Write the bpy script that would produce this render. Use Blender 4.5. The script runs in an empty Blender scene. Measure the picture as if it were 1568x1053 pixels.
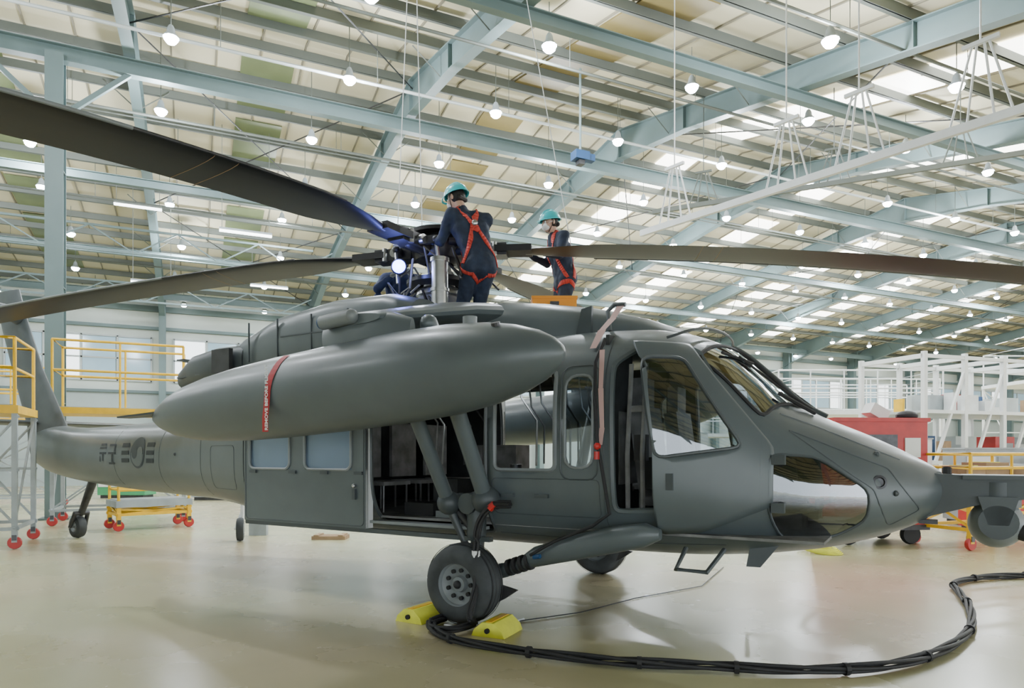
import bpy, bmesh, math, random
from mathutils import Vector, Matrix
random.seed(3)
V=Vector
PHI=math.radians(25); CP,SP=math.cos(PHI),math.sin(PHI)
def c2w(X,Y,Z=0): return V((X*CP+Y*SP,-X*SP+Y*CP,Z))

# ---------------------------------------------------------------- materials
def mat(name,col,rough=.5,metal=0,noise=0,scale=4,bump=0,emit=None,es=0,coat=0,col2=None,bscale=None):
    m=bpy.data.materials.new(name); m.use_nodes=True
    nt=m.node_tree; b=nt.nodes['Principled BSDF']
    b.inputs['Base Color'].default_value=(*col,1); b.inputs['Roughness'].default_value=rough
    b.inputs['Metallic'].default_value=metal
    if coat: b.inputs['Coat Weight'].default_value=coat; b.inputs['Coat Roughness'].default_value=.22
    if emit: b.inputs['Emission Color'].default_value=(*emit,1); b.inputs['Emission Strength'].default_value=es
    if noise or bump or col2:
        tc=nt.nodes.new('ShaderNodeTexCoord')
        n=nt.nodes.new('ShaderNodeTexNoise'); n.inputs['Scale'].default_value=scale; n.inputs['Detail'].default_value=5
        nt.links.new(tc.outputs['Object'],n.inputs['Vector'])
        if noise or col2:
            r=nt.nodes.new('ShaderNodeValToRGB')
            a=col if col2 else tuple(c*(1-noise) for c in col); c2=col2 if col2 else tuple(min(1,c*(1+noise)) for c in col)
            r.color_ramp.elements[0].position=.35; r.color_ramp.elements[1].position=.65
            r.color_ramp.elements[0].color=(*a,1); r.color_ramp.elements[1].color=(*c2,1)
            nt.links.new(n.outputs['Fac'],r.inputs['Fac']); nt.links.new(r.outputs['Color'],b.inputs['Base Color'])
        if bump:
            n2=nt.nodes.new('ShaderNodeTexNoise'); n2.inputs['Scale'].default_value=bscale or scale*3; n2.inputs['Detail'].default_value=3
            nt.links.new(tc.outputs['Object'],n2.inputs['Vector'])
            bp=nt.nodes.new('ShaderNodeBump'); bp.inputs['Strength'].default_value=bump; bp.inputs['Distance'].default_value=.02
            nt.links.new(n2.outputs['Fac'],bp.inputs['Height']); nt.links.new(bp.outputs['Normal'],b.inputs['Normal'])
    return m
def glassmat(name,tint,gl=.12):
    m=bpy.data.materials.new(name); m.use_nodes=True; nt=m.node_tree; nt.nodes.clear()
    o=nt.nodes.new('ShaderNodeOutputMaterial'); mx=nt.nodes.new('ShaderNodeMixShader')
    t=nt.nodes.new('ShaderNodeBsdfTransparent'); t.inputs['Color'].default_value=(*tint,1)
    g=nt.nodes.new('ShaderNodeBsdfGlossy'); g.inputs['Roughness'].default_value=.03; g.inputs['Color'].default_value=(.9,.95,1,1)
    lw=nt.nodes.new('ShaderNodeLayerWeight'); lw.inputs['Blend'].default_value=.3
    ma=nt.nodes.new('ShaderNodeMath'); ma.operation='ADD'; ma.inputs[1].default_value=gl
    nt.links.new(lw.outputs['Facing'],ma.inputs[0]); nt.links.new(ma.outputs[0],mx.inputs[0])
    ma.use_clamp=True
    nt.links.new(t.outputs[0],mx.inputs[1]); nt.links.new(g.outputs[0],mx.inputs[2]); nt.links.new(mx.outputs[0],o.inputs[0])
    return m

GREY=mat('heli_grey',(.092,.112,.120),.40,0,.08,2.2,.04,coat=.12)
GREYD=mat('heli_grey_dark',(.058,.070,.076),.44,0,.12,3)
GREYL=mat('heli_grey_light',(.19,.21,.22),.42,0,.1,3)
MARK=mat('marking_grey',(.028,.036,.044),.6)
BLK=mat('black_rubber',(.014,.014,.016),.65,0,.2,8,.1)
TYRE=mat('tyre_rubber',(.042,.047,.050),.75,0,.2,8,.1)
BLADE=mat('blade_black',(.013,.012,.012),.45,0,.2,1.5)
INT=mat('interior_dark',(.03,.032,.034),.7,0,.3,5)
INTG=mat('interior_grey',(.18,.18,.18),.6,0,.3,6)
STEEL=mat('steel',(.50,.51,.52),.28,.9,.1,10)
DSTEEL=mat('dark_steel',(.06,.06,.065),.4,.6,.2,10)
WGLASS=glassmat('window_glass',(.46,.52,.56),.12)
CGLASS=glassmat('chin_glass',(.36,.36,.35),.10)
BLUEF=mat('window_cover_blue',(.15,.21,.29),.25)
RED=mat('red_paint',(.48,.02,.018),.4,0,.1,6)
STRAP=mat('red_strap',(.55,.05,.035),.7)
RIB=mat('ribbon_red',(.40,.015,.02),.6)
PINK=mat('faded_ribbon',(.55,.36,.34),.7)
WHT=mat('white_paint',(.76,.78,.78),.45,0,.05,3)
YEL=mat('yellow_paint',(.85,.50,.015),.45,0,.08,5)
YELG=mat('chock_yellow',(.76,.77,.08),.55,0,.1,8)
ORG=mat('orange_paint',(.95,.34,.01),.45)
NAVY=mat('navy_coverall',(.020,.030,.060),.8,0,.25,9,.35,bscale=14)
NAVYB=mat('blue_coverall',(.022,.035,.11),.8,0,.25,9,.3)
SKIN=mat('skin',(.60,.38,.29),.5,0,.05,20)
HAIR=mat('hair',(.012,.01,.009),.6)
TEAL=mat('helmet_teal',(.04,.56,.64),.3,coat=.4)
MASKM=mat('mask_white',(.85,.85,.85),.8)
GLOVE=mat('glove_grey',(.35,.36,.38),.8)
BOOT=mat('boot_black',(.02,.018,.016),.5)
FRAME=mat('frame_bluegrey',(.125,.178,.180),.5,0,.08,.8)
FRAMEL=mat('pipe_lightgrey',(.46,.50,.50),.45)
PURL=mat('purlin_grey',(.12,.135,.12),.6)
CEIL=mat('ceiling_cream',(.57,.52,.36),.75,0,.08,.5)
SEAM=mat('seam_brown',(.20,.18,.13),.7)
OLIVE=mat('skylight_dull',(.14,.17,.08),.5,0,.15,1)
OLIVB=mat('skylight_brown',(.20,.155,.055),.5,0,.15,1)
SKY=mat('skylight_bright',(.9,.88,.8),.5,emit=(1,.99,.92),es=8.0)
LAMP=mat('lamp_emitter',(1,1,1),.5,emit=(.88,.95,1),es=70)
LAMPT=mat('tube_emitter',(1,1,1),.5,emit=(.95,1,1),es=8)
WALL=mat('wall_cream',(.58,.63,.58),.7,0,.05,.6)
WALLL=mat('wall_lower',(.38,.44,.43),.7,0,.06,.6)
PANE=mat('wall_window_pane',(.28,.42,.50),.1,emit=(.60,.82,1),es=.3)
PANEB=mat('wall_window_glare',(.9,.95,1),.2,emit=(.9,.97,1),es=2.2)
BOXB=mat('cardboard',(.33,.22,.13),.8,0,.1,5)
GREEN=mat('green_machine',(.06,.32,.14),.5)
SCAF=mat('scaffold_grey',(.33,.37,.39),.45,0,.1,4)
LENSB=mat('work_lamp_lens',(.3,.3,1),.3,emit=(.16,.20,1),es=22)
BLUE=mat('blue_paint',(.010,.06,.17),.5)
MK=mat('marking_mid',(.050,.062,.072),.6)

def floormat():
    m=bpy.data.materials.new('epoxy_floor'); m.use_nodes=True; nt=m.node_tree; b=nt.nodes['Principled BSDF']
    tc=nt.nodes.new('ShaderNodeTexCoord')
    n=nt.nodes.new('ShaderNodeTexNoise'); n.inputs['Scale'].default_value=.16; n.inputs['Detail'].default_value=2
    n2=nt.nodes.new('ShaderNodeTexNoise'); n2.inputs['Scale'].default_value=.9; n2.inputs['Detail'].default_value=6
    for q in (n,n2): nt.links.new(tc.outputs['Object'],q.inputs['Vector'])
    r=nt.nodes.new('ShaderNodeValToRGB')
    r.color_ramp.elements[0].position=.45; r.color_ramp.elements[0].color=(.49,.475,.29,1)
    r.color_ramp.elements[1].position=.66; r.color_ramp.elements[1].color=(.58,.44,.32,1)
    nt.links.new(n.outputs['Fac'],r.inputs['Fac'])
    mx=nt.nodes.new('ShaderNodeMix'); mx.data_type='RGBA'; mx.blend_type='MULTIPLY'; mx.inputs[0].default_value=.5
    r2=nt.nodes.new('ShaderNodeValToRGB'); r2.color_ramp.elements[0].position=.3; r2.color_ramp.elements[0].color=(.85,.88,.84,1); r2.color_ramp.elements[1].position=.7
    nt.links.new(n2.outputs['Fac'],r2.inputs['Fac'])
    nt.links.new(r.outputs['Color'],mx.inputs[6]); nt.links.new(r2.outputs['Color'],mx.inputs[7]); nt.links.new(mx.outputs[2],b.inputs['Base Color'])
    mr=nt.nodes.new('ShaderNodeMapRange'); mr.inputs[3].default_value=.20; mr.inputs[4].default_value=.34
    nt.links.new(n2.outputs['Fac'],mr.inputs[0]); nt.links.new(mr.outputs[0],b.inputs['Roughness'])
    return m
FLOOR=floormat()

# ---------------------------------------------------------------- mesh builder
class MB:
    def __init__(s): s.v=[];s.f=[];s.m=[];s.sm=[];s.mats=[]
    def mi(s,m):
        if m not in s.mats: s.mats.append(m)
        return s.mats.index(m)
    def add(s,vs,fs,m,smooth=False):
        o=len(s.v); s.v+= [V(p) for p in vs]; k=s.mi(m)
        for f in fs: s.f.append([i+o for i in f]); s.m.append(k); s.sm.append(smooth)
    def box(s,c,sz,m,R=None):
        vs=[]
        for x in (-.5,.5):
            for y in (-.5,.5):
                for z in (-.5,.5):
                    p=V((x*sz[0],y*sz[1],z*sz[2]))
                    if R: p=R@p
                    vs.append(V(c)+p)
        s.add(vs,[(0,1,3,2),(4,6,7,5),(0,4,5,1),(2,3,7,6),(0,2,6,4),(1,5,7,3)],m)
    def beam(s,p0,p1,w,h,m,up=V((0,0,1))):
        p0=V(p0);p1=V(p1);d=(p1-p0).normalized(); a=d.cross(up)
        if a.length<1e-3: a=d.cross(V((0,1,0)))
        a.normalize(); b=a.cross(d).normalized()
        vs=[p+a*(x*w/2)+b*(y*h/2) for p in (p0,p1) for x,y in ((-1,-1),(1,-1),(1,1),(-1,1))]
        s.add(vs,[(0,1,2,3),(7,6,5,4),(0,4,5,1),(1,5,6,2),(2,6,7,3),(3,7,4,0)],m)
    def ibeam(s,p0,p1,w,h,m,t=.03):
        p0=V(p0);p1=V(p1);d=(p1-p0).normalized();a=d.cross(V((0,0,1)))
        if a.length<1e-3: a=V((0,1,0))
        a.normalize(); b=a.cross(d).normalized()
        s.beam(p0,p1,t,h,m); s.beam(p0+b*h/2,p1+b*h/2,w,t,m); s.beam(p0-b*h/2,p1-b*h/2,w,t,m)
    def cyl(s,p0,p1,r0,m,r1=None,n=14,smooth=True):
        if r1 is None:r1=r0
        s.tube([p0,p1],[r0,r1],m,n,smooth)
    def tube(s,pts,r,m,n=8,smooth=True,closed=False):
        pts=[V(p) for p in pts]; N=len(pts)
        rr=r if isinstance(r,(list,tuple)) else [r]*N
        t0=(pts[1]-pts[0]).normalized(); a=t0.cross(V((0,0,1)))
        if a.length<1e-3:a=t0.cross(V((0,1,0)))
        a.normalize(); vs=[]
        for i in range(N):
            if closed: t=(pts[(i+1)%N]-pts[i-1])
            else: t=pts[min(i+1,N-1)]-pts[max(i-1,0)]
            if t.length<1e-9:t=t0.copy()
            t.normalize(); a=(a-t*a.dot(t))
            if a.length<1e-4: a=t.orthogonal()
            a.normalize(); b=t.cross(a)
            for k in range(n):
                th=2*math.pi*k/n; vs.append(pts[i]+(a*math.cos(th)+b*math.sin(th))*rr[i])
        fs=[]
        for i in range(N if closed else N-1):
            j=(i+1)%N
            for k in range(n): fs.append((i*n+k,i*n+(k+1)%n,j*n+(k+1)%n,j*n+k))
        s.add(vs,fs,m,smooth)
        if not closed:
            o=len(s.v)-N*n; k=s.mi(m)
            s.f.append([o+i for i in range(n)][::-1]); s.m.append(k); s.sm.append(False)
            s.f.append([o+(N-1)*n+i for i in range(n)]); s.m.append(k); s.sm.append(False)
    def sph(s,c,r,m,n=14,sc=(1,1,1),R=None,zmin=-1):
        c=V(c); rings=n//2+1; vs=[]; fs=[]
        for i in range(rings+1):
            ph=math.pi/2-(math.pi/2-math.asin(zmin))*i/rings if zmin>-1 else math.pi/2-math.pi*i/rings
            for k in range(n):
                th=2*math.pi*k/n
                p=V((math.cos(ph)*math.cos(th)*r*sc[0],math.cos(ph)*math.sin(th)*r*sc[1],math.sin(ph)*r*sc[2]))
                if R:p=R@p
                vs.append(c+p)
        for i in range(rings):
            for k in range(n): fs.append((i*n+k,(i+1)*n+k,(i+1)*n+(k+1)%n,i*n+(k+1)%n))
        s.add(vs,fs,m,True)
    def cap(s,p0,p1,r0,r1,m,n=12):
        s.cyl(p0,p1,r0,m,r1,n); s.sph(p0,r0,m,n); s.sph(p1,r1,m,n)
    def lathe(s,prof,o,ax,m,n=32):
        o=V(o);ax=V(ax).normalized(); a=ax.orthogonal().normalized(); b=ax.cross(a); vs=[];fs=[]
        for t,r in prof:
            for k in range(n):
                th=2*math.pi*k/n; vs.append(o+ax*t+(a*math.cos(th)+b*math.sin(th))*max(r,1e-4))
        for i in range(len(prof)-1):
            for k in range(n): fs.append((i*n+k,i*n+(k+1)%n,(i+1)*n+(k+1)%n,(i+1)*n+k))
        s.add(vs,fs,m,True)
    def loft(s,rings,m,smooth=True,caps=True):
        n=len(rings[0]); vs=[p for r in rings for p in r]; fs=[]
        for i in range(len(rings)-1):
            for k in range(n): fs.append((i*n+k,i*n+(k+1)%n,(i+1)*n+(k+1)%n,(i+1)*n+k))
        if caps: fs.append(tuple(range(n))[::-1]); fs.append(tuple((len(rings)-1)*n+i for i in range(n)))
        s.add(vs,fs,m,smooth)
    def prism(s,a,b,m,smooth=False):
        n=len(a); s.add(list(a)+list(b),[tuple(range(n))[::-1],tuple(range(n,2*n))]+[(i,(i+1)%n,n+(i+1)%n,n+i) for i in range(n)],m,smooth)
    def build(s,name,parent=None,loc=None,rot=None,recalc=True,angle=35):
        me=bpy.data.meshes.new(name); me.from_pydata([tuple(p) for p in s.v],[],s.f)
        for m in s.mats: me.materials.append(m)
        me.polygons.foreach_set('material_index',s.m); me.polygons.foreach_set('use_smooth',s.sm)
        if recalc:
            bm=bmesh.new(); bm.from_mesh(me); bmesh.ops.recalc_face_normals(bm,faces=bm.faces); bm.to_mesh(me); bm.free()
        me.update()
        try: me.set_sharp_from_angle(angle=math.radians(angle))
        except Exception: pass
        ob=bpy.data.objects.new(name,me); bpy.context.scene.collection.objects.link(ob)
        if parent: ob.parent=parent
        if loc is not None: ob.location=loc
        if rot is not None: ob.rotation_euler=(0,0,rot)
        return ob
def empty(name,loc,rot=0):
    e=bpy.data.objects.new(name,None); bpy.context.scene.collection.objects.link(e); e.location=loc; e.rotation_euler=(0,0,rot); e.empty_display_size=.3; return e

# ---------------------------------------------------------------- building
YE=35.7; YR=17.3; ZR=11.4; X0,X1=-20,85; YN=-14
def rz(y): return ZR-.13*(y-YR) if y>YR else ZR-.22*(YR-y)
b=MB(); b.box(((X0+X1)/2,(YE-30)/2,-.1),(X1-X0,YE+30,.2),FLOOR); b.build('floor')
b=MB(); t=.15
for y0,y1 in ((YN,YR),(YR,YE)):
    a=[V((X0,y0,rz(y0))),V((X0,y1,rz(y1))),V((X0,y1,rz(y1)+t)),V((X0,y0,rz(y0)+t))]
    b.prism(a,[p+V((X1-X0,0,0)) for p in a],CEIL)
x=X0+.5
while x<X1:
    for y0,y1 in ((YN,YR),(YR,YE)): b.beam((x,y0,rz(y0)-.015),(x,y1,rz(y1)-.015),.04,.04,SEAM)
    x+=1.0
b.build('ceiling')
b=MB(); k=-4
while True:
    xs=1.7+6.5*k
    if xs>X1-2: break
    if xs>X0+1:
        for y0,y1 in ((-12,YR-.6),(YR+.6,YE-1.0)):
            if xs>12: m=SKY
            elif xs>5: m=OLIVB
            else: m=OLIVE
            yy=y0+.2
            while yy<y1-1:
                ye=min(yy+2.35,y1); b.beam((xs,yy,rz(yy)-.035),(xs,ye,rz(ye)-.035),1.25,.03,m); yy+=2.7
    k+=1
b.build('ceiling_skylights')
b=MB(); y=YN+.4
while y<YE:
    z=rz(y)-.13; b.beam((X0,y,z),(X1,y,z),.03,.2,PURL); b.beam((X0,y+.04,z-.09),(X1,y+.04,z-.09),.09,.02,PURL)
    y+=1.35
b.build('roof_purlins')
b=MB(); k=-2
while 5.2+6.5*k<X1-1:
    xf=5.2+6.5*k; k+=1
    if xf<X0+1: continue
    ys=[YE-.1,YE-1.0,YE-5,26,YR+3,YR,YR-3,8,0,-8,YN+.2]
    dp=[1.3,1.1,.6,.5,.6,.85,.6,.5,.5,.5,.5]
    for i in range(len(ys)-1):
        y0,y1=ys[i],ys[i+1]; t0,t1=rz(y0)-.24,rz(y1)-.24; d0,d1=dp[i],dp[i+1]
        a=[V((xf-.012,y0,t0)),V((xf-.012,y1,t1)),V((xf-.012,y1,t1-d1)),V((xf-.012,y0,t0-d0))]
        b.prism(a,[p+V((.024,0,0)) for p in a],FRAME)
        b.beam((xf,y0,t0),(xf,y1,t1),.24,.025,FRAME); b.beam((xf,y0,t0-d0),(xf,y1,t1-d1),.24,.025,FRAME)
        b.beam((xf,y1,t1),(xf,y1,t1-d1),.2,.02,FRAME)
    for dy in (0,.5): b.box((xf,YE-.25-dy,(rz(YE)-.3)/2),(.28,.025,rz(YE)-.3),FRAME)
    b.box((xf,YE-.5,(rz(YE)-.3)/2),(.02,.5,rz(YE)-.3),FRAME)
b.build('roof_portal_frames')
b=MB()
for (yy,zz,w,h) in ((17.5,10.05,.22,.34),(22.2,9.15,.16,.22),(28.5,8.75,.14,.2),(10.6,9.0,.16,.22),(33.5,8.3,.2,.25)):
    b.ibeam((X0,yy,zz),(X1,yy,zz),w,h,FRAME,.02)
for (yy,zz,r) in ((19.4,9.9,.035),(20.1,10.1,.02),(24.5,9.3,.035),(30,8.7,.03),(15.2,9.7,.036),(12.2,9.3,.03),(8.2,8.7,.03)):
    b.cyl((X0,yy,zz),(X1,yy,zz),r,FRAMEL if r>.035 else PURL,n=6)
    xx=X0+1
    while xx<X1:
        b.cyl((xx,yy,zz),(xx,yy,rz(yy)-.05),.008,PURL,n=4); xx+=3.25
k=-2
while 5.2+6.5*(k+1)<X1-1:
    xa=5.2+6.5*k; xb=xa+6.5; k+=1
    if xa<X0: continue
    for ya,yb in ((YR,26),(26,YE-1),(8,YR)):
        if k%2==0:
            b.cyl((xa,ya,rz(ya)-.45),(xb,yb,rz(yb)-.45),.018,DSTEEL,n=5); b.cyl((xb,ya,rz(ya)-.45),(xa,yb,rz(yb)-.45),.018,DSTEEL,n=5)
    for yy in (12,15,20,23,26,29,32):
        for sg in (-1,1): b.cyl((xa,yy,rz(yy)-.8),(xa+sg*.7,yy,rz(yy)-.22),.015,PURL,n=4)
def lattice(y,zt,zb,xa,xb,step,m=FRAME,w=.07):
    b.beam((xa,y,zb),(xb,y,zb),w,w,m); b.beam((xa,y,zt),(xb,y,zt),w,w,m); x=xa; f=0
    while x<xb-.01:
        b.beam((x,y,zt if f else zb),(x+step,y,zb if f else zt),w*.6,w*.6,m); f=1-f; x+=step
lattice(26.0,8.9,8.1,X0,4,1.3)
lattice(31.0,8.2,7.5,X0,4,1.3)
b.build('roof_struts_and_pipes')
b=MB(); 
for dy in (-.17,.17): b.box((-2.7,17.5+dy,5.0),(.34,.03,10.0),FRAME)
b.box((-2.7,17.5,5.0),(.03,.34,10.0),FRAME); b.box((-2.7,17.5,.02),(.55,.55,.04),FRAME)
for z in (2.5,5,7.5): b.box((-2.7,17.5,z),(.32,.34,.02),FRAME)
b.beam((-2.7,17.5,8.6),(-1.3,17.5,9.9),.1,.1,FRAME); b.beam((-2.7,17.5,8.6),(-4.1,17.5,9.9),.1,.1,FRAME)
b.build('interior_column')
b=MB(); b.box(((X0+X1)/2,YE+.1,4.7),(X1-X0,.2,9.4),WALL); b.box(((X0+X1)/2,YE-.03,2.1),(X1-X0,.06,4.2),WALLL)
b.build('wall_back')
for nm,xx in (('wall_left',X0-.1),('wall_right',X1+.1)):
    b=MB(); pts=[(YN,0),(YE,0),(YE,rz(YE)),(YR,ZR),(YN,rz(YN))]
    b.prism([V((xx-.1,p,q)) for p,q in pts],[V((xx+.1,p,q)) for p,q in pts],WALL); b.build(nm)
b=MB()
for z,h in ((4.25,.12),(7.2,.14),(8.1,.25)): b.box(((X0+X1)/2,YE-.12,z),(X1-X0,.2,h),FRAME)
b.build('trim_back')
k=-2; wi=1
while 5.2+6.5*(k+1)<X1:
    xa=5.2+6.5*k; k+=1
    if xa<X0: continue
    b=MB(); xc=xa+3.25
    for j in range(4):
        xx=xc-2.1+1.4*j
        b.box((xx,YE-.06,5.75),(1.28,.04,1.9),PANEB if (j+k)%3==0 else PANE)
        b.box((xx-.68,YE-.08,5.75),(.07,.08,2.1),FRAMEL)
    b.box((xc+2.78,YE-.08,5.75),(.07,.08,2.1),FRAMEL)
    for z in (4.75,5.75,6.75): b.box((xc,YE-.08,z),(5.6,.08,.07),FRAMEL)
    b.build('window_%d'%wi); wi+=1
b=MB(); pts=[]
for j in range(-1,9):
    y=11.6+3.25*j
    for i in range(-3,24):
        x=-.7+3.45*i+(.3 if j%2 else 0)
        if x<X0+1 or x>X1-2 or (x>45 and i%2): continue
        z=min(9.5,rz(y)-.9)
        if y>20: z=min(z,rz(y)-1.0)
        b.cyl((x,y,z+.1),(x,y,rz(y)-.05),.01,PURL,n=4)
        b.lathe([(0,.04),(.06,.07),(.14,.08),(.20,.13),(.24,.15)],(x,y,z+.24),(0,0,-1),SCAF,12)
        b.sph((x,y,z-.02),.135,LAMP,8,(1,1,.8)); pts.append((x,y,z))
LO=b.build('ceiling_lamps')
for i,(x,y,z) in enumerate(pts):
    if x<40 and y<30 and i%3==0:
        l=bpy.data.lights.new('lamp_light','POINT'); l.energy=640; l.shadow_soft_size=.15; l.color=(.88,.94,1)
        o=bpy.data.objects.new('lamp_light',l); bpy.context.scene.collection.objects.link(o); o.location=(x,y,z-.25); o.parent=LO
b=MB()
for (X,Y,Z,L) in ((-11.5,21,9.0,1.3),(-11.6,22,6.9,1.2),(-7.6,19.5,7.7,1.4),(-9.6,27,8.0,1.4)):
    p=c2w(X,Y,Z); b.box(p,(L,.12,.05),LAMPT); b.box(p+V((0,0,.05)),(L,.2,.05),SCAF)
    for s in (-.5,.5): b.cyl(p+V((s*L*.9,0,.06)),V((p.x+s*L*.9,p.y,rz(p.y)-.25)),.008,PURL,n=4)
b.build('fluorescent_tube_lamps')
b=MB()
def cp(X,Y,Z): return c2w(X,Y,Z)
def rail(pa,pb,m=FRAMEL,ts=(.2,.5,.8),w=.07,hh=1.0):
    pa=V(pa);pb=V(pb); b.beam(pa,pb,w,.11,m); 
    d=(pb-pa); dd=d.normalized()
    for t in ts:
        q=pa+d*t; top=q+V((0,0,hh))
        for s in (-.35,-.15,.15,.35):
            b.cyl(q+dd*s*1.0,top+dd*s*.25,.016,m,n=5)
        b.beam(top-dd*.2,top+dd*.2,.05,.05,m); b.cyl(top,V((top.x,top.y,rz(top.y)-.1)),.012,m,n=5)
rail(cp(2.4,12.7,5.5),cp(6.4,7.7,5.5),WHT,ts=(.12,.45,.62,.85))
rail(cp(3.6,17.5,7.6),cp(11.5,14.5,7.9),PURL,ts=(.15,.5,.8),hh=.8)
b.build('overhead_crane_rail')
b=MB()
p=cp(1.48,14.8,7.85); b.box(p,(.34,.25,.18),BLUE); b.box(p+V((.25,0,0)),(.16,.16,.14),BLUE); b.cyl(p+V((0,0,.08)),p+V((0,0,1.9)),.025,FRAME)
b.box(p+V((0,0,-.14)),(.14,.16,.1),DSTEEL)
b.build('chain_hoist')

# ---------------------------------------------------------------- helicopter
HL=empty('military_helicopter',c2w(.315,6.857,0),math.radians(-56))
ST=[(3.43,.03,1.09,1.14,1.19,2,2),(3.38,.15,.99,1.13,1.27,2,2),(3.2,.36,.86,1.10,1.39,2.2,2.1),(2.9,.64,.74,1.08,1.55,2.3,2.2),(2.6,.84,.66,1.08,1.69,2.4,2.3),
(2.42,.92,.63,1.1,1.80,2.5,2.4),(2.2,1.0,.60,1.15,2.02,2.6,2.6),(1.9,1.09,.575,1.25,2.28,2.8,2.8),(1.6,1.14,.56,1.35,2.41,3.2,3),(1.3,1.17,.56,1.4,2.46,3.6,3.2),(.8,1.18,.56,1.4,2.47,4,3.4),
(-1,1.18,.57,1.4,2.47,4,3.4),(-2.3,1.18,.59,1.4,2.46,4,3.4),(-2.95,1.17,.62,1.4,2.42,3.6,3.4),(-3.4,1.11,.68,1.4,2.32,3.2,3.2),(-4.0,.97,.75,1.38,2.16,2.8,3.0),(-4.6,.82,.79,1.35,2.04,2.5,2.7),
(-5.5,.64,.81,1.34,1.93,2.3,2.4),(-7,.46,.86,1.36,1.86,2.2,2.2),(-8.5,.33,.95,1.40,1.83,2.1,2.1),(-9.6,.22,1.08,1.48,1.9,2,2),(-10.2,.12,1.25,1.55,1.9,2,2)]
ST=ST[::-1]; XS=[s[0] for s in ST]
def H(x):
    x=max(XS[0],min(XS[-1],x))
    for i in range(len(XS)-1):
        if x<=XS[i+1]: break
    h=XS[i+1]-XS[i]; t=(x-XS[i])/h; out=[]
    for k in range(1,7):
        p0,p1=ST[i][k],ST[i+1][k]; d=(p1-p0)/h
        dl=(ST[i][k]-ST[i-1][k])/(XS[i]-XS[i-1]) if i>0 else d
        dr=(ST[i+2][k]-ST[i+1][k])/(XS[i+2]-XS[i+1]) if i+2<len(XS) else d
        def lim(a,c): return 0 if a*c<=0 else 2*a*c/(a+c)
        m0=lim(dl,d) if i>0 else d; m1=lim(d,dr) if i+2<len(XS) else d
        if k==1 and i+2>=len(XS): m1=d*2
        out.append(p0*(1+2*t)*(1-t)**2+h*m0*t*(1-t)**2+p1*t*t*(3-2*t)+h*m1*t*t*(t-1))
    return out
def ring(x,N=72):
    hw,zb,zm,zt,nt_,nb=H(x); r=[]
    for k in range(N):
        t=2*math.pi*k/N; c,s=math.cos(t),math.sin(t); n=nt_ if s>=0 else nb
        y=hw*math.copysign(abs(c)**(2/n),c); z=zm+((zt-zm) if s>=0 else (zm-zb))*math.copysign(abs(s)**(2/n),s)
        r.append(V((x,y,z)))
    return r
def sy(x,z):
    hw,zb,zm,zt,nt_,nb=H(x)
    if z>=zm: q=(z-zm)/(zt-zm); n=nt_
    else: q=(zm-z)/(zm-zb); n=nb
    return hw*max(0,1-min(1,q)**n)**(1/n)
def topz(x,y):
    hw,zb,zm,zt,nt_,nb=H(x); return zm+(zt-zm)*max(0,1-min(1,abs(y)/hw)**nt_)**(1/nt_)
def dens(a,b_,n): return [a+(b_-a)*i/n for i in range(n+1)]
def rrect(x0,x1,z0,z1,r,n=3):
    o=[]
    for cx,cz,a in ((x1-r,z1-r,0),(x0+r,z1-r,90),(x0+r,z0+r,180),(x1-r,z0+r,270)):
        for i in range(n+1):
            t=math.radians(a+90*i/n); o.append((cx+r*math.cos(t),cz+r*math.sin(t)))
    return o
def rpoly(p,r,n=3):
    o=[];N=len(p)
    for i in range(N):
        a,c,d=V(p[i-1]),V(p[i]),V(p[(i+1)%N]); u=(a-c).normalized()*r; w=(d-c).normalized()*r
        for k in range(n+1):
            t=k/n; q=(c+u)*(1-t)**2+c*2*t*(1-t)+(c+w)*t*t; o.append((q.x,q.y))
    return o
W_gun=rrect(.83,1.07,1.29,2.02,.09); W_open=rrect(.17,.74,1.27,2.08,.05)
D_cab=rrect(-1.22,.08,.72,2.18,.06)
D_cock=rpoly([(1.24,.96),(1.22,2.1),(1.42,2.24),(1.78,2.20),(2.28,1.45),(2.28,1.02)],.06)
W_chin=rpoly([(2.32,1.40),(2.62,1.38),(2.95,1.14),(2.93,.93),(2.72,.80),(2.40,.76),(2.33,.97)],.08)
W_door=rpoly([(1.47,2.13),(1.74,2.12),(2.17,1.45),(1.60,1.37)],.07)
WS=rpoly([(1.80,-.86),(1.92,-.07),(2.50,-.07),(2.27,-.84)],.06)
xs=dens(-10.2,-3,40)+dens(-3,1,24)[1:]+dens(1,3.1,42)[1:]+dens(3.1,3.43,14)[1:]
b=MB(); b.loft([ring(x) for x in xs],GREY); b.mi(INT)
hull=b.build('fuselage',HL)
bm=bmesh.new(); bm.from_mesh(hull.data)
def inside(p,poly):
    s0=0
    for i in range(len(poly)):
        a=poly[i];c=poly[(i+1)%len(poly)]
        cr_=(c[0]-a[0])*(p[1]-a[1])-(c[1]-a[1])*(p[0]-a[0])
        if abs((c[0]-a[0]))+abs(c[1]-a[1])<1e-4 or abs(cr_)<1e-7: continue
        sgn=1 if cr_>0 else -1
        if s0==0: s0=sgn
        elif sgn!=s0: return False
    return True
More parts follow.
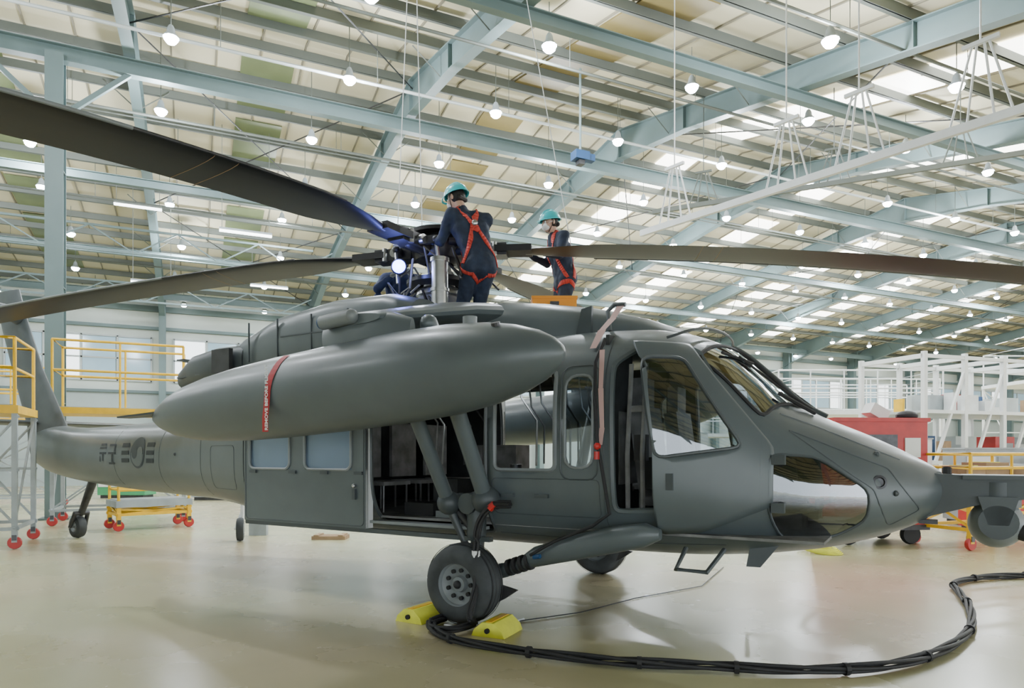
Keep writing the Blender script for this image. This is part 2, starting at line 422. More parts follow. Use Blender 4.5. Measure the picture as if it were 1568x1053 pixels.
def opening(poly,mode,sg):
    bx=(min(p[0] for p in poly)-.12,max(p[0] for p in poly)+.12,min(p[1] for p in poly)-.12,max(p[1] for p in poly)+.12)
    def uv(c): return (c.x,c.z) if mode=='y' else (c.x,-abs(c.y))
    def region():
        r=[]
        for f in bm.faces:
            c=f.calc_center_median(); u=uv(c)
            if c.y*sg>0.0 and (mode=='y' or c.z>1.3) and bx[0]<u[0]<bx[1] and bx[2]<u[1]<bx[3] and len(f.verts)<20: r.append(f)
        return r
    for i in range(len(poly)):
        a=poly[i];c=poly[(i+1)%len(poly)]; dx,dz=c[0]-a[0],c[1]-a[1]; L=math.hypot(dx,dz)
        if L<1e-4: continue
        fs=region(); g=set(fs)
        for f in fs: g.update(f.edges); g.update(f.verts)
        if mode=='y': co=V((a[0],0,a[1])); no=V((dz/L,0,-dx/L))
        else: co=V((a[0],-sg*a[1],0)); no=V((dz/L,(dx/L)*sg,0))
        bmesh.ops.bisect_plane(bm,geom=list(g),dist=1e-5,plane_co=co,plane_no=no)
    dl=[f for f in region() if inside(uv(f.calc_center_median()),poly)]
    bmesh.ops.delete(bm,geom=dl,context='FACES')
for sg in (-1,1):
    for P in (W_gun,W_open,D_cab,D_cock,W_chin): opening(P,'y',sg)
    opening(WS,'x',sg)
bmesh.ops.recalc_face_normals(bm,faces=bm.faces)
bm.to_mesh(hull.data); bm.free()
try: hull.data.set_sharp_from_angle(angle=math.radians(30))
except Exception: pass
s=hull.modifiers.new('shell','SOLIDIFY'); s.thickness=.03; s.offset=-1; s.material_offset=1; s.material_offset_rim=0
def patch(poly,sg,mode,off,m,name,cuts=9,frame=None,fr=.012):
    bm=bmesh.new(); vs=[bm.verts.new((p[0],p[1],0)) for p in poly]; bm.faces.new(vs)
    bmesh.ops.triangulate(bm,faces=bm.faces[:]); bmesh.ops.subdivide_edges(bm,edges=bm.edges[:],cuts=cuts,use_grid_fill=True)
    fo=off if callable(off) else (lambda x:off)
    def mp(a,c):
        if mode=='y': return V((a,sg*(sy(a,c)+fo(a)),c))
        return V((a,sg*abs(c) if sg else c,topz(a,c)+fo(a)))
    for v in bm.verts: v.co=mp(v.co.x,v.co.y)
    me=bpy.data.meshes.new(name); bmesh.ops.recalc_face_normals(bm,faces=bm.faces); bm.to_mesh(me); bm.free(); me.materials.append(m)
    for p in me.polygons: p.use_smooth=True
    ob=bpy.data.objects.new(name,me); bpy.context.scene.collection.objects.link(ob); ob.parent=HL
    if frame:
        pts=[];N=len(poly)
        for i in range(N):
            p,q=V(poly[i]),V(poly[(i+1)%N]); k=max(1,int((q-p).length/.05))
            for j in range(k): r=p.lerp(q,j/k); pts.append(mp(r.x,r.y)+V((0,sg*.004 if sg else 0,.002)))
        f=MB(); f.tube(pts,fr,frame,6,closed=True); f.build(name+'_frame',HL)
    return ob
fo=lambda x:.015+.13*max(0,(2.35-x)/.9)
for sg in (-1,1):
    patch(W_gun,sg,'y',.0,WGLASS,'gunner_window',frame=GREYL)
    patch(W_chin,sg,'y',.004,CGLASS,'chin_window',frame=GREYD,fr=.01)
    patch(WS,sg,'x',.0,WGLASS,'windshield',frame=BLK,fr=.016)
    outer=rpoly([(1.36,2.27),(1.52,2.02),(1.58,1.6),(1.58,.80),(1.9,.83),(2.36,1.03),(2.36,1.45),(1.74,2.25)],.04)
    of=fo if sg<0 else (lambda x:.01)
    def close_ring(o,n=80):
        N=len(o); c=V((1.82,1.72)); res=[]
        for k in range(n):
            ang=2*math.pi*k/n; d=V((math.cos(ang),math.sin(ang)));best=None
            for i in range(N):
                p,q=V(o[i]),V(o[(i+1)%N]); e=q-p; den=d.x*e.y-d.y*e.x
                if abs(den)<1e-9: continue
                w=p-c; t=(w.x*e.y-w.y*e.x)/den; s=(w.x*d.y-w.y*d.x)/den
                if t>0 and -1e-6<=s<=1+1e-6: best=t if best is None else max(best,t)
            res.append(c+d*(best or .01))
        return res
    O=close_ring(outer,120); I=close_ring(W_door,120); f=MB(); rings=[]
    for j in range(11):
        rr=[]
        for o_,i_ in zip(O,I):
            p=i_.lerp(o_,j/10); rr.append(V((p.x,sg*(sy(p.x,p.y)+of(p.x)),p.y)))
        rings.append(rr)
    f.loft(rings,GREY,True,False)
    d=f.build('cockpit_door',HL); s=d.modifiers.new('s','SOLIDIFY'); s.thickness=.035; s.offset=-1
    patch(W_door,sg,'y',of,WGLASS,'door_window',frame=GREYD,fr=.012)
for sg in (-1,1):
    f=MB(); y=sg*1.235
    def panel(x0,x1,z0,z1):
        f.box(((x0+x1)/2,y,(z0+z1)/2),(x1-x0,.04,z1-z0),GREY)
    w1=(-2.86,-2.25);w2=(-2.03,-1.40); z0,z1,zs,zt=.70,2.12,1.25,1.93
    panel(-2.95,-1.22,z0,zs); panel(-2.95,-1.22,zt,z1); panel(-2.95,w1[0],zs,zt); panel(w1[1],w2[0],zs,zt); panel(w2[1],-1.22,zs,zt)
    for w in (w1,w2):
        f.box(((w[0]+w[1])/2,y,(zs+zt)/2),(w[1]-w[0],.012,zt-zs),BLUEF)
        o=rrect(w[0],w[1],zs,zt,.07,5); f.tube([V((p[0],y+sg*.024,p[1])) for p in o],.015,GREYL,6,closed=True)
    f.tube([V((p[0],y+sg*.021,p[1])) for p in rrect(-2.93,-1.24,z0+.02,z1-.02,.05)],.005,GREYD,5,closed=True)
    for xx in (-1.3,-1.75,-2.2,-2.8): f.box((xx,y+sg*.03,1.22),(.10,.02,.03),GREYD)
    f.box((-1.35,y+sg*.03,1.02),(.04,.03,.10),GREYD); f.sph((-1.35,y+sg*.04,1.1),.02,STEEL)
    f.beam((-2.95,sg*1.22,2.18),(.15,sg*1.2,2.18),.05,.05,GREYD); f.beam((-2.95,sg*1.215,.68),(.15,sg*1.2,.68),.06,.04,GREYD)
    f.box((-.57,sg*1.15,.765),(1.25,.14,.025),GREYL); f.box((-1.235,sg*1.2,1.4),(.03,.10,1.4),WHT)
    f.build('cabin_sliding_door',HL)
f=MB()
def surfline(pts,sg,r,m,off=.0,step=.06,closed=False):
    o=[];P=pts+([pts[0]] if closed else [])
    for i in range(len(P)-1):
        p,q=V(P[i]),V(P[i+1]);k=max(1,int((q-p).length/step))
        for j in range(k): w=p.lerp(q,j/k); o.append(V((w.x,sg*(sy(w.x,w.y)+off),w.y)))
    if not closed: w=P[-1]; o.append(V((w[0],sg*(sy(w[0],w[1])+off),w[1])))
    f.tube(o,r,m,5,closed=closed)
for sg in (-1,1):
    surfline(D_cock,sg,.022,GREY,.005,closed=True); surfline(D_cab,sg,.016,GREYD,.0,closed=True); surfline(W_open,sg,.018,GREYL,.0,closed=True)
    surfline(rrect(.79,1.11,1.2,2.1,.08),sg,.006,GREYD,closed=True)
    surfline(rrect(.14,1.12,.9,1.2,.04),sg,.004,GREYD,closed=True)
    for x in (-3.1,-4.2,-6.9,-5.5): surfline([(x,.85+(.0 if x>-4 else .05)),(x,1.8)],sg,.0035,GREYD)
    surfline(rpoly([(2.42,1.58),(3.05,1.30),(3.25,1.0),(3.05,.88),(2.97,1.15)],.03),sg,.005,GREYD,closed=True)
    surfline([(3.12,1.36),(2.6,1.6),(2.36,1.7)],sg,.005,GREYD)
    surfline([(1.16,.7),(1.16,2.3)],sg,.005,GREYD)
    surfline(rrect(-3.9,-3.3,1.0,1.5,.05),sg,.0035,GREYD,closed=True)
    surfline([(.1,.72),(1.2,.70),(2.0,.72)],sg,.004,GREYD)
    for x,z in ((3.1,1.12),(2.98,1.4),(1.75,1.2),(-3.6,1.8),(-5,1.4)): f.sph((x,sg*(sy(x,z)),z),.022,GREYD,8)
    for x,z in ((1.70,1.2),): f.box((x,sg*(sy(x,z)+(.1 if sg<0 else .02)),z),(.05,.05,.12),GREYD)
    f.lathe([(0,.05),(.012,.05),(.014,.035),(.002,.03),(0,0)],(3.0,sg*(sy(3.0,1.2)-.004),1.2),(.45,sg*.9,.1),DSTEEL,16)
    for x,z in ((.3,1.06),(.62,1.06)): f.box((x,sg*(sy(x,z)+.012),z),(.12,.03,.03),GREYD)
    for z in (1.02,1.36): f.box((2.39,sg*(sy(2.39,z)+.02),z),(.09,.05,.07),GREYD)
f.tube([V((1.5+.3*math.cos(t),.85*math.sin(t),topz(1.5,.85*math.sin(t))+.005)) for t in dens(-1.4,1.4,20)],.012,GREYD,6)
for sg in (-1,1):
    f.tube([V((2.52,sg*.25,topz(2.52,.25)+.03)),V((2.3,sg*.42,topz(2.3,.42)+.05)),V((2.02,sg*.5,topz(2.02,.5)+.03))],.01,BLK,6)
    f.tube([V((2.1,sg*.35,topz(2.1,.35)+.03)),V((1.93,sg*.66,topz(1.93,.66)+.03))],.012,BLK,6)
    f.tube([V((2.55,sg*.3,topz(2.55,.3)+.02)),V((2.33,sg*.55,topz(2.33,.55)+.06))],.016,BLK,6)
f.tube([V((x,0,topz(x,0)+.005)) for x in dens(1.85,2.6,12)],.03,GREYD,8)
f.build('airframe_lines',HL)
def sering(x,yc,hw,zb,zt,n,N=32):
    r=[];zm=(zb+zt)/2;hh=(zt-zb)/2
    for k in range(N):
        t=2*math.pi*k/N;c,s=math.cos(t),math.sin(t)
        r.append(V((x,yc+hw*math.copysign(abs(c)**(2/n),c),zm+hh*math.copysign(abs(s)**(2/n),s))))
    return r
f=MB()
f.loft([sering(*q) for q in ((1.55,0,.15,2.3,2.43,2),(1.45,0,.30,2.2,2.50,2.2),(1.15,0,.48,2.2,2.62,2.5),(.7,0,.6,2.2,2.75,2.6),(.2,0,.68,2.2,2.84,2.8),(-.15,0,.74,2.2,2.88,3),(-.32,0,.75,2.2,2.89,3))],GREY)
f.loft([sering(*q) for q in ((-.33,0,.68,2.3,2.84,3),(-.325,0,.68,2.3,2.84,3))],INT)
for sg in (-1,1):
    f.loft([sering(*q) for q in ((-.78,sg*.76,.20,2.46,2.80,2),(-.86,sg*.77,.30,2.38,2.90,2.3),(-1.15,sg*.78,.37,2.30,2.97,3),(-1.8,sg*.80,.40,2.28,2.97,3.4),(-2.6,sg*.80,.40,2.25,2.88,3.4),(-3.15,sg*.80,.36,2.22,2.72,3),(-3.3,sg*.82,.30,2.28,2.66,2.4))],GREY)
    f.cyl((-.77,sg*.76,2.63),(-.95,sg*.76,2.63),.13,INT); f.lathe([(0,.13),(-.04,.15),(-.08,.2)],(-.76,sg*.76,2.63),(1,0,0),GREYD,20)
    f.loft([sering(*q) for q in ((-3.1,sg*.98,.20,2.18,2.62,3),(-3.5,sg*1.04,.24,2.2,2.60,3),(-3.95,sg*1.02,.22,2.2,2.55,3),(-4.5,sg*.9,.12,2.2,2.42,2.6))],GREYD)
    f.box((-3.32,sg*1.26,2.42),(.30,.05,.26),INT); 
    for k in range(4): f.box((-3.75-.16*k,sg*1.2-sg*.03*k,2.42+.03*k),(.14,.10,.015),GREYD); f.box((-3.75-.16*k,sg*1.2-sg*.03*k,2.30),(.14,.10,.015),GREYD)
    f.box((-2.0,sg*1.2,2.62),(.9,.015,.012),GREYD)
    for x in (-1.5,-2.0,-2.5,-2.95): f.box((x,sg*1.2,2.6),(.012,.015,.42),GREYD)
f.loft([sering(*q) for q in ((-1.75,0,.42,2.3,2.70,3),(-1.95,0,.5,2.3,2.74,3),(-2.7,0,.5,2.2,2.74,3),(-3.5,0,.42,2.0,2.55,2.8),(-4.4,0,.28,1.8,2.28,2.4),(-5.2,0,.12,1.7,1.98,2))],GREY)
f.prism([V((.80,-.62,2.45)),V((.66,-.62,2.45)),V((.72,-.64,2.66)),V((.82,-.64,2.68))],[V((.80,-.58,2.45)),V((.66,-.58,2.45)),V((.72,-.61,2.66)),V((.82,-.61,2.68))],GREYD)
f.build('engine_and_pylon_cowlings',HL)
f=MB(); hx=-1.3; HZ=3.62
f.box((hx,0,2.62),(.9,.9,.35),DSTEEL); f.lathe([(0,.42),(.1,.42),(.25,.33),(.42,.22),(.6,.14),(.9,.11)],(hx,0,2.72),(0,0,1),INTG,24)
for k in range(8):
    a=k*math.pi/4; f.cyl((hx+.33*math.cos(a),.33*math.sin(a),2.7),(hx+.24*math.cos(a),.24*math.sin(a),3.05),.03,DSTEEL,n=8)
f.lathe([(0,.30),(.05,.36),(.09,.36),(.12,.28)],(hx,0,3.2),(0,0,1),DSTEEL,28); f.lathe([(0,.22),(.05,.26),(.12,.24)],(hx,0,3.08),(0,0,1),STEEL,28)
f.lathe([(-.14,.16),(-.10,.26),(-.02,.30),(.05,.30),(.10,.24),(.16,.2),(.18,.12),(.27,.11),(.28,.0)],(hx,0,HZ),(0,0,1),DSTEEL,28)
f.cyl((hx,0,HZ+.16),(hx,0,HZ+.2),.34,BLK,n=24)
for (x,y,z0,z1,r,m) in ((-.92,-.50,2.7,3.38,.085,STEEL),(-1.0,-.42,2.6,2.95,.06,DSTEEL),(-1.75,-.35,2.7,3.05,.07,DSTEEL),(-.8,.2,2.6,3.0,.08,DSTEEL),(-.6,.1,2.6,2.95,.06,INTG)):
    f.cyl((x,y,z0),(x,y,z1),r,m); f.cyl((x,y,z1-.04),(x,y,z1),r*1.15,m); f.cyl((x,y,(z0+z1)/2),(x,y,(z0+z1)/2+.03),r*1.15,m)
for k in range(34):
    a=random.uniform(0,6.28); r=random.uniform(.3,.55); z=random.uniform(2.75,3.4)
    p=V((hx+r*math.cos(a),r*math.sin(a),z)); f.tube([p,p+V((random.uniform(-.2,.2),random.uniform(-.2,.2),.15)),p+V((random.uniform(-.3,.3),random.uniform(-.3,.3),-.15))],.012,random.choice([BLK,DSTEEL,INTG]),6)
dirs=[((.014,-1.0),.0155,7),((-.974,-.223),.0058,5),((.9,.44),.0105,1),((.05,1.0),.012,5)]
for (dx,dy),kk,pt in dirs:
    d=V((dx,dy,0)).normalized(); s=V((-d.y,d.x,0))
    c=V((hx,0,HZ))
    f.cap(c+d*.2,c+d*.52,.10,.085,DSTEEL); f.beam(c+d*.3,c+d*.75,.2,.13,DSTEEL)
    f.cyl(c+d*.48-s*.16,c+d*.48+s*.16,.05,STEEL,n=12); f.beam(c+d*.62,c+d*1.02,.26,.07,BLK)
    f.cyl(c+d*.62+s*.1+V((0,0,-.07)),c+d*.62+s*.1+V((0,0,.07)),.03,STEEL,n=10); f.cyl(c+d*.62-s*.1+V((0,0,-.07)),c+d*.62-s*.1+V((0,0,.07)),.03,STEEL,n=10)
    f.cyl(c+d*.15-s*.24+V((0,0,.05)),c+d*.52-s*.2+V((0,0,.03)),.045,DSTEEL); f.cyl(c+d*.36+s*.28+V((0,0,-.38)),c+d*.40+s*.25+V((0,0,-.02)),.022,STEEL,n=8)
    f.sph(c+d*.40+s*.25,.045,DSTEEL,10); f.beam(c+d*.40+s*.25,c+d*.45,.06,.08,DSTEEL)
f.build('rotor_hub',HL)
for i,((dx,dy),kk,pt) in enumerate(dirs):
    d=V((dx,dy,0)).normalized(); s=V((-d.y,d.x,0))
    f=MB(); rings=[]; top=[]
    rs=[.95,1.05,1.3,1.7]+dens(2,7.6,28)+[7.8,8.0,8.15]
    for r in rs:
        ch=.14 if r<1 else (.20 if r<1.1 else (.34 if r<1.4 else (.50 if r<1.8 else .53)))
        th=.09 if r<1.1 else (.075 if r<1.5 else .055)
        a=math.radians(pt-.3*r); e=s*math.cos(a)+V((0,0,1))*math.sin(a); n=V((0,0,1))*math.cos(a)-s*math.sin(a)
        sw=0 if r<7.7 else -(r-7.7)*.5
        c=V((hx,0,HZ-kk*r*r))+d*r+s*sw
        q=[(.5,0),(.44,.5),(.3,.9),(.1,1),(-.15,.8),(-.35,.4),(-.5,.06),(-.5,-.06),(-.35,-.2),(-.15,-.45),(.1,-.6),(.3,-.6),(.44,-.4)]
        rings.append([c+e*(x*ch)+n*(y*th*.5) for x,y in q]); top.append(c+e*(.5*ch))
    f.loft(rings,BLADE)
    f.tube([t_ for r,t_ in zip(rs,top) if r>3.55],.014,GREYL,8)
    f.tube([t_ for r,t_ in zip(rs,top) if 1.6<r<3.6],.012,DSTEEL,8)
    for rb in (2.85,3.05):
        j=min(range(len(rs)),key=lambda k:abs(rs[k]-rb)); f.tube(rings[j],.003,BOXB,4,closed=True)
    f.build('rotor_blade',HL)
TP=[(-3.05,.015),(-2.98,.06),(-2.85,.125),(-2.65,.195),(-2.4,.25),(-2.1,.288),(-1.7,.315),(-1.2,.33),(-.5,.335),(.1,.33),(.5,.312),(.8,.275),(1.02,.225),(1.18,.165),(1.28,.105),(1.335,.05),(1.35,.0)]
ta=math.atan2(.31,4.39); TAX=V((math.cos(ta),0,math.sin(ta)))
for sg in (-1,1):
    f=MB(); ty=sg*2.2
    f.lathe([(x+3.05,r) for x,r in TP],(-3.05,ty,1.735),TAX,GREY,64)
    for a in (0,180): 
        s_=math.cos(math.radians(a)); f.prism([V((-3.0,ty+s_*.03,1.75)),V((-3.25,ty+s_*.12,1.74)),V((-3.25,ty+s_*.24,1.74)),V((-2.8,ty+s_*.1,1.78))],[V((-3.0,ty+s_*.03,1.77)),V((-3.25,ty+s_*.12,1.755)),V((-3.25,ty+s_*.24,1.755)),V((-2.8,ty+s_*.1,1.8))],GREYD)
    f.cyl(V((.62,ty,2.28)),V((.62,ty,2.335)),.05,GREYL,n=16); f.cyl((.9,ty-.1,2.2),(.9,ty-.12,2.25),.03,DSTEEL,n=10)
    f.build('external_fuel_tank',HL)
    f=MB(); rings=[]
    for y,xc,ch,z,th in ((.95,-.45,1.15,2.66,.22),(1.3,-.42,1.0,2.61,.20),(1.8,-.4,.85,2.50,.16),(2.2,-.4,.75,2.41,.13),(2.3,-.4,.6,2.40,.08)):
        rings.append([V((xc+ch*.5*math.cos(t),sg*y,z+th*.5*math.copysign(abs(math.sin(t))**.8,math.sin(t)))) for t in [2*math.pi*k/24 for k in range(24)]])
    f.loft(rings,GREY)
    f.loft([sering(*q) for q in ((-.75,ty,.04,2.2,2.40,2),(-.65,ty,.08,2.1,2.44,2.4),(-.4,ty,.10,2.1,2.47,2.6),(-.05,ty,.09,2.12,2.44,2.4),(.12,ty,.03,2.2,2.38,2))],GREY)
    f.cyl((-.36,sg*2.32,2.42),(-.66,sg*2.32,2.40),.055,GREYL,n=18); f.cyl((-.66,sg*2.32,2.40),(-.68,sg*2.32,2.40),.045,BLUE,n=16)
    f.sph((-.36,sg*2.32,2.42),.055,GREYL)
    f.cap((-.24,sg*1.27,.98),(-.3,sg*2.05,2.36),.062,.062,GREY); f.cap((.14,sg*1.27,1.02),(.15,sg*2.05,2.36),.068,.068,GREY)
    f.sph((-.24,sg*1.27,.98),.105,GREYD,16); f.sph((.14,sg*1.27,1.02),.12,GREYD,16)
    f.cap((-.24,sg*1.1,.98),(-.24,sg*1.3,.98),.08,.06,GREYD); f.cap((.14,sg*1.1,1.02),(.14,sg*1.3,1.02),.1,.07,GREYD); f.cyl((-.24,sg*1.2,.95),(.0,sg*1.2,.72),.035,DSTEEL)
    f.cyl((-.05,sg*1.1,.98),(-.05,sg*1.28,.98),.09,GREYD); f.cap((-.24,sg*1.25,.93),(-.1,sg*1.2,.6),.04,.03,GREYD)
    f.build('stub_wing',HL)
    f=MB(); wy=sg*1.38
    tp=[(-.125,.175),(-.135,.22),(-.13,.27),(-.10,.312),(-.05,.33),(0,.333),(.05,.33),(.10,.312),(.13,.27),(.135,.22),(.125,.175)]
    f.lathe(tp,(0,wy,.332),(0,1,0),TYRE,48)
    for t in (-.07,-.025,.025,.07): f.lathe([(t-.006,.331),(t,.3345),(t+.006,.331)],(0,wy,.332),(0,1,0),BLK,48)
    f.lathe([(-.125,.18),(-.11,.17),(-.09,.165),(-.06,.12),(-.05,.07),(-.09,.06),(-.10,.0)],(0,wy,.332),(0,1,0),GREYL,32)
    f.lathe([(.125,.18),(.11,.17),(.09,.165),(.06,.12),(.05,.07),(.09,.06),(.10,.0)],(0,wy,.332),(0,1,0),GREYL,32)
    for k in range(9):
        a=k*2*math.pi/9
        for w in (-1,1): f.cyl((.115*math.cos(a),wy+w*.062,.332+.115*math.sin(a)),(.115*math.cos(a),wy+w*.085,.332+.115*math.sin(a)),.018,BLK,n=8)
    f.sph((0,wy-.1,.332),.035,BLK,10); 
    f.cyl((0,wy,.332),(0,sg*1.12,.36),.05,DSTEEL)
    f.cap((.0,sg*1.17,.38),(-.02,sg*1.17,.95),.05,.07,GREYD); f.cyl((0,sg*1.17,.44),(0,sg*1.17,.56),.04,STEEL); f.cap((-.02,sg*1.17,.72),(-.02,sg*1.17,1.0),.085,.085,GREYD)
    f.cap((0,sg*1.17,.36),(.30,sg*1.2,.44),.075,.06,GREYD); f.cap((.3,sg*1.2,.44),(.62,sg*1.22,.56),.05,.05,GREYD)
    for xx in (.33,.39,.45,.51): f.cyl((xx,sg*1.21,.45+.35*(xx-.3)),(xx+.03,sg*1.21,.46+.35*(xx-.3)),.07,BLK,n=16)
    f.loft([[V((x,sg*(1.2)+hy*math.copysign(abs(math.cos(t))**.8,math.cos(t)),zc+hz*math.copysign(abs(math.sin(t))**.8,math.sin(t)))) for t in [2*math.pi*k/20 for k in range(20)]] for x,hy,zc,hz in ((.50,.05,.55,.05),(.58,.09,.57,.085),(.9,.10,.66,.10),(1.25,.11,.75,.105),(1.5,.10,.80,.09),(1.62,.04,.81,.04))],GREY)
    f.prism([V((.12,sg*1.27,.36)),V((.46,sg*1.27,.30)),V((.34,sg*1.27,.22)),V((.12,sg*1.27,.10)),V((.28,sg*1.27,.24))],[V((.12,sg*1.30,.36)),V((.46,sg*1.30,.30)),V((.34,sg*1.30,.22)),V((.12,sg*1.30,.10)),V((.28,sg*1.30,.24))],DSTEEL)
    f.cyl((.62,sg*1.31,.585),(.68,sg*1.315,.595),.02,BLUE,n=8)
    f.tube([(1.75,sg*1.0,.70),(1.72,sg*1.15,.56),(1.95,sg*1.17,.56),(2.02,sg*.95,.70)],.018,GREYD,8)
    f.box((1.84,sg*1.16,.56),(.2,.05,.015),GREYD)
    f.prism([V((2.15,sg*.70,.72)),V((2.35,sg*.67,.72)),V((2.22,sg*.69,.55)),V((2.12,sg*.70,.55))],[V((2.15,sg*.68,.72)),V((2.35,sg*.65,.72)),V((2.22,sg*.67,.55)),V((2.12,sg*.68,.55))],GREYD)
    f.build('main_landing_gear',HL)
f=MB()
def fin(z,xl,ch,th): return [V((xl-ch*.5+ch*.5*math.cos(t),th*math.sin(t),z)) for t in [2*math.pi*k/20 for k in range(20)]]
f.loft([fin(1.5,-8.95,1.5,.14),fin(1.9,-9.2,1.3,.12),fin(2.9,-10.0,1.05,.09),(fin(3.9,-10.6,.95,.08)),fin(4.4,-10.85,.85,.07)],GREYD)
rings=[]
for y in (-2.1,-2.0,0,2.0,2.1):
    k=.6 if abs(y)>2.05 else 1; rings.append([V((-10.3+.42*k*math.cos(t),y,1.95+.05*k*math.sin(t))) for t in [2*math.pi*i/16 for i in range(16)]])
f.loft(rings,GREYD)
f.cap((-10.75,-.05,3.9),(-10.75,-.55,4.0),.16,.10,GREYD); f.cyl((-10.75,-.5,4.0),(-10.75,-.75,4.03),.05,STEEL)
for a in (20,110,200,290):
    r=math.radians(a); f.beam((-10.75,-.62,4.0),(-10.75+.35*math.cos(r),-.62,4.0+.35*math.sin(r)),.1,.05,GREYD)
f.cap((-8.3,0,1.05),(-8.72,-.0,.42),.07,.05,DSTEEL); f.cap((-8.72,-.1,.42),(-8.83,-.12,.2),.035,.03,DSTEEL); f.cap((-8.72,.1,.42),(-8.83,.12,.2),.035,.03,DSTEEL); f.cyl((-8.72,-.12,.42),(-8.72,.12,.42),.035,DSTEEL); f.cyl((-8.83,-.14,.192),(-8.83,.14,.192),.02,STEEL)
f.lathe([(-.07,.09),(-.08,.13),(-.06,.175),(0,.192),(.06,.175),(.08,.13),(.07,.09)],(-8.83,0,.192),(0,1,0),TYRE,32); f.lathe([(-.07,.09),(-.04,.05),(-.05,0)],(-8.83,0,.192),(0,1,0),GREYL,20)
f.build('tail_section',HL)
f=MB()
f.prism([V((3.2,-.14,1.22)),V((3.32,-.14,1.26)),V((3.95,-.14,1.22)),V((3.97,-.14,1.10)),V((3.62,-.14,1.04)),V((3.3,-.14,.94)),V((3.15,-.14,.98))],[V((3.2,.14,1.22)),V((3.32,.14,1.26)),V((3.95,.14,1.22)),V((3.97,.14,1.10)),V((3.62,.14,1.04)),V((3.3,.14,.94)),V((3.15,.14,.98))],GREYD)
f.box((3.72,0,1.235),(.42,.34,.03),GREYD); f.cyl((3.72,0,1.2),(3.72,0,1.02),.15,GREYD,n=24)
f.sph((3.72,0,.90),.175,GREYL,28)
for s_ in (-1,1):
    f.cyl((3.72,s_*.15,.92),(3.72,s_*.19,.92),.12,GREYD,n=24); f.prism([V((3.6,s_*.19,1.1)),V((3.84,s_*.19,1.1)),V((3.78,s_*.19,.90)),V((3.66,s_*.19,.90))],[V((3.6,s_*.16,1.1)),V((3.84,s_*.16,1.1)),V((3.78,s_*.16,.90)),V((3.66,s_*.16,.90))],GREYD)
f.cyl((3.83,-.05,.86),(3.90,-.06,.84),.06,BLK,n=20); f.cyl((3.84,.07,.93),(3.89,.075,.925),.04,BLK,n=16)
f.tube([(3.42,0,1.3),(3.42,-.02,1.22)],.03,BLK,8)
f.box((3.3,-.1,.9),(.12,.08,.03),DSTEEL)
f.build('sensor_turret',HL)
f=MB()
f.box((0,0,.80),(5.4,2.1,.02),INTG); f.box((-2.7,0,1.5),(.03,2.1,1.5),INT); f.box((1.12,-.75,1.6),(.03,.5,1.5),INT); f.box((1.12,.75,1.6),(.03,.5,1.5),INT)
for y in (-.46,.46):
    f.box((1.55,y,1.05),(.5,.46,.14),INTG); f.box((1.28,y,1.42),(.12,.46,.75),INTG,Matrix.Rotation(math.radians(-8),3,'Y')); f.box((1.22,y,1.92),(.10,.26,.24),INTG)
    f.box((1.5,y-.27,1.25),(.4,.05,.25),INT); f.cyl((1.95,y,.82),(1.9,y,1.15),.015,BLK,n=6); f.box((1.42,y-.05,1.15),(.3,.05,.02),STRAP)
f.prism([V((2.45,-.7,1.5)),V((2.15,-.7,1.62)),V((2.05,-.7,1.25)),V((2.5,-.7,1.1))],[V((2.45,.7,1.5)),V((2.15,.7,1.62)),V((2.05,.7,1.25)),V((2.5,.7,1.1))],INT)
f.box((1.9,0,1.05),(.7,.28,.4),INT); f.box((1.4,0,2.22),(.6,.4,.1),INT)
for y in (-.45,.45):
    f.tube([(2.45,y-.12,.95),(2.6,y-.1,1.0),(2.6,y+.1,1.0),(2.45,y+.12,.95)],.015,STEEL,6); f.box((2.6,y,1.03),(.03,.26,.08),GREYL); f.box((2.35,y,.9),(.3,.3,.12),INTG)
for x,y in ((.9,-.6),(.9,.1),(-1.6,-.6),(-1.6,0),(-1.6,.6),(.55,.6)):
    f.box((x,y,1.1),(.42,.42,.04),INTG); f.box((x+(.22 if x>0 else -.22),y,1.45),(.04,.42,.6),INTG)
    for dx in (-.18,.18):
        for dy in (-.18,.18): f.cyl((x+dx,y+dy,.81),(x+dx,y+dy,1.1),.012,STEEL,n=6)
f.box((-.5,.2,.9),(.6,.4,.2),INTG); f.box((-.3,-.5,.85),(.5,.3,.08),WHT); f.box((-.85,-.35,1.0),(.3,.3,.3),INT); f.box((.0,.5,1.0),(.25,.3,.38),INTG)
f.box((-.9,-.75,.87),(.35,.22,.12),BLK); f.box((-.55,-.82,.84),(.2,.2,.06),GREYL); f.cyl((-.2,-.2,.82),(-.2,-.2,1.3),.06,DSTEEL); f.box((-.75,.45,1.25),(.5,.3,.5),INTG)
for k in range(14):
    x=random.uniform(-1.1,.7); y=random.uniform(-.9,.8); f.tube([(x,y,2.3),(x+.05,y,1.9),(x+.15,y+.1,1.7),(x+.2,y,1.3)],.01,random.choice([BLK,STEEL,INTG]),5)
for x in (1.3,1.42): f.tube([(x,-1.02,.85),(x,-1.04,1.4),(x+.02,-1.0,2.1)],.02,INTG,6)
f.box((1.36,-1.0,1.75),(.12,.06,.05),INTG); f.box((1.4,-1.0,1.45),(.1,.06,.2),BLK)
f.build('cabin_interior',HL)
def markpoly(poly,sg,m,nm,off=.004): patch(poly,sg,'y',off,m,nm,cuts=3)
circ=lambda cx,cz,r,a0=0,a1=360,n=28:[(cx+r*math.cos(math.radians(a0+(a1-a0)*i/n)),cz+r*math.sin(math.radians(a0+(a1-a0)*i/n))) for i in range(n)]
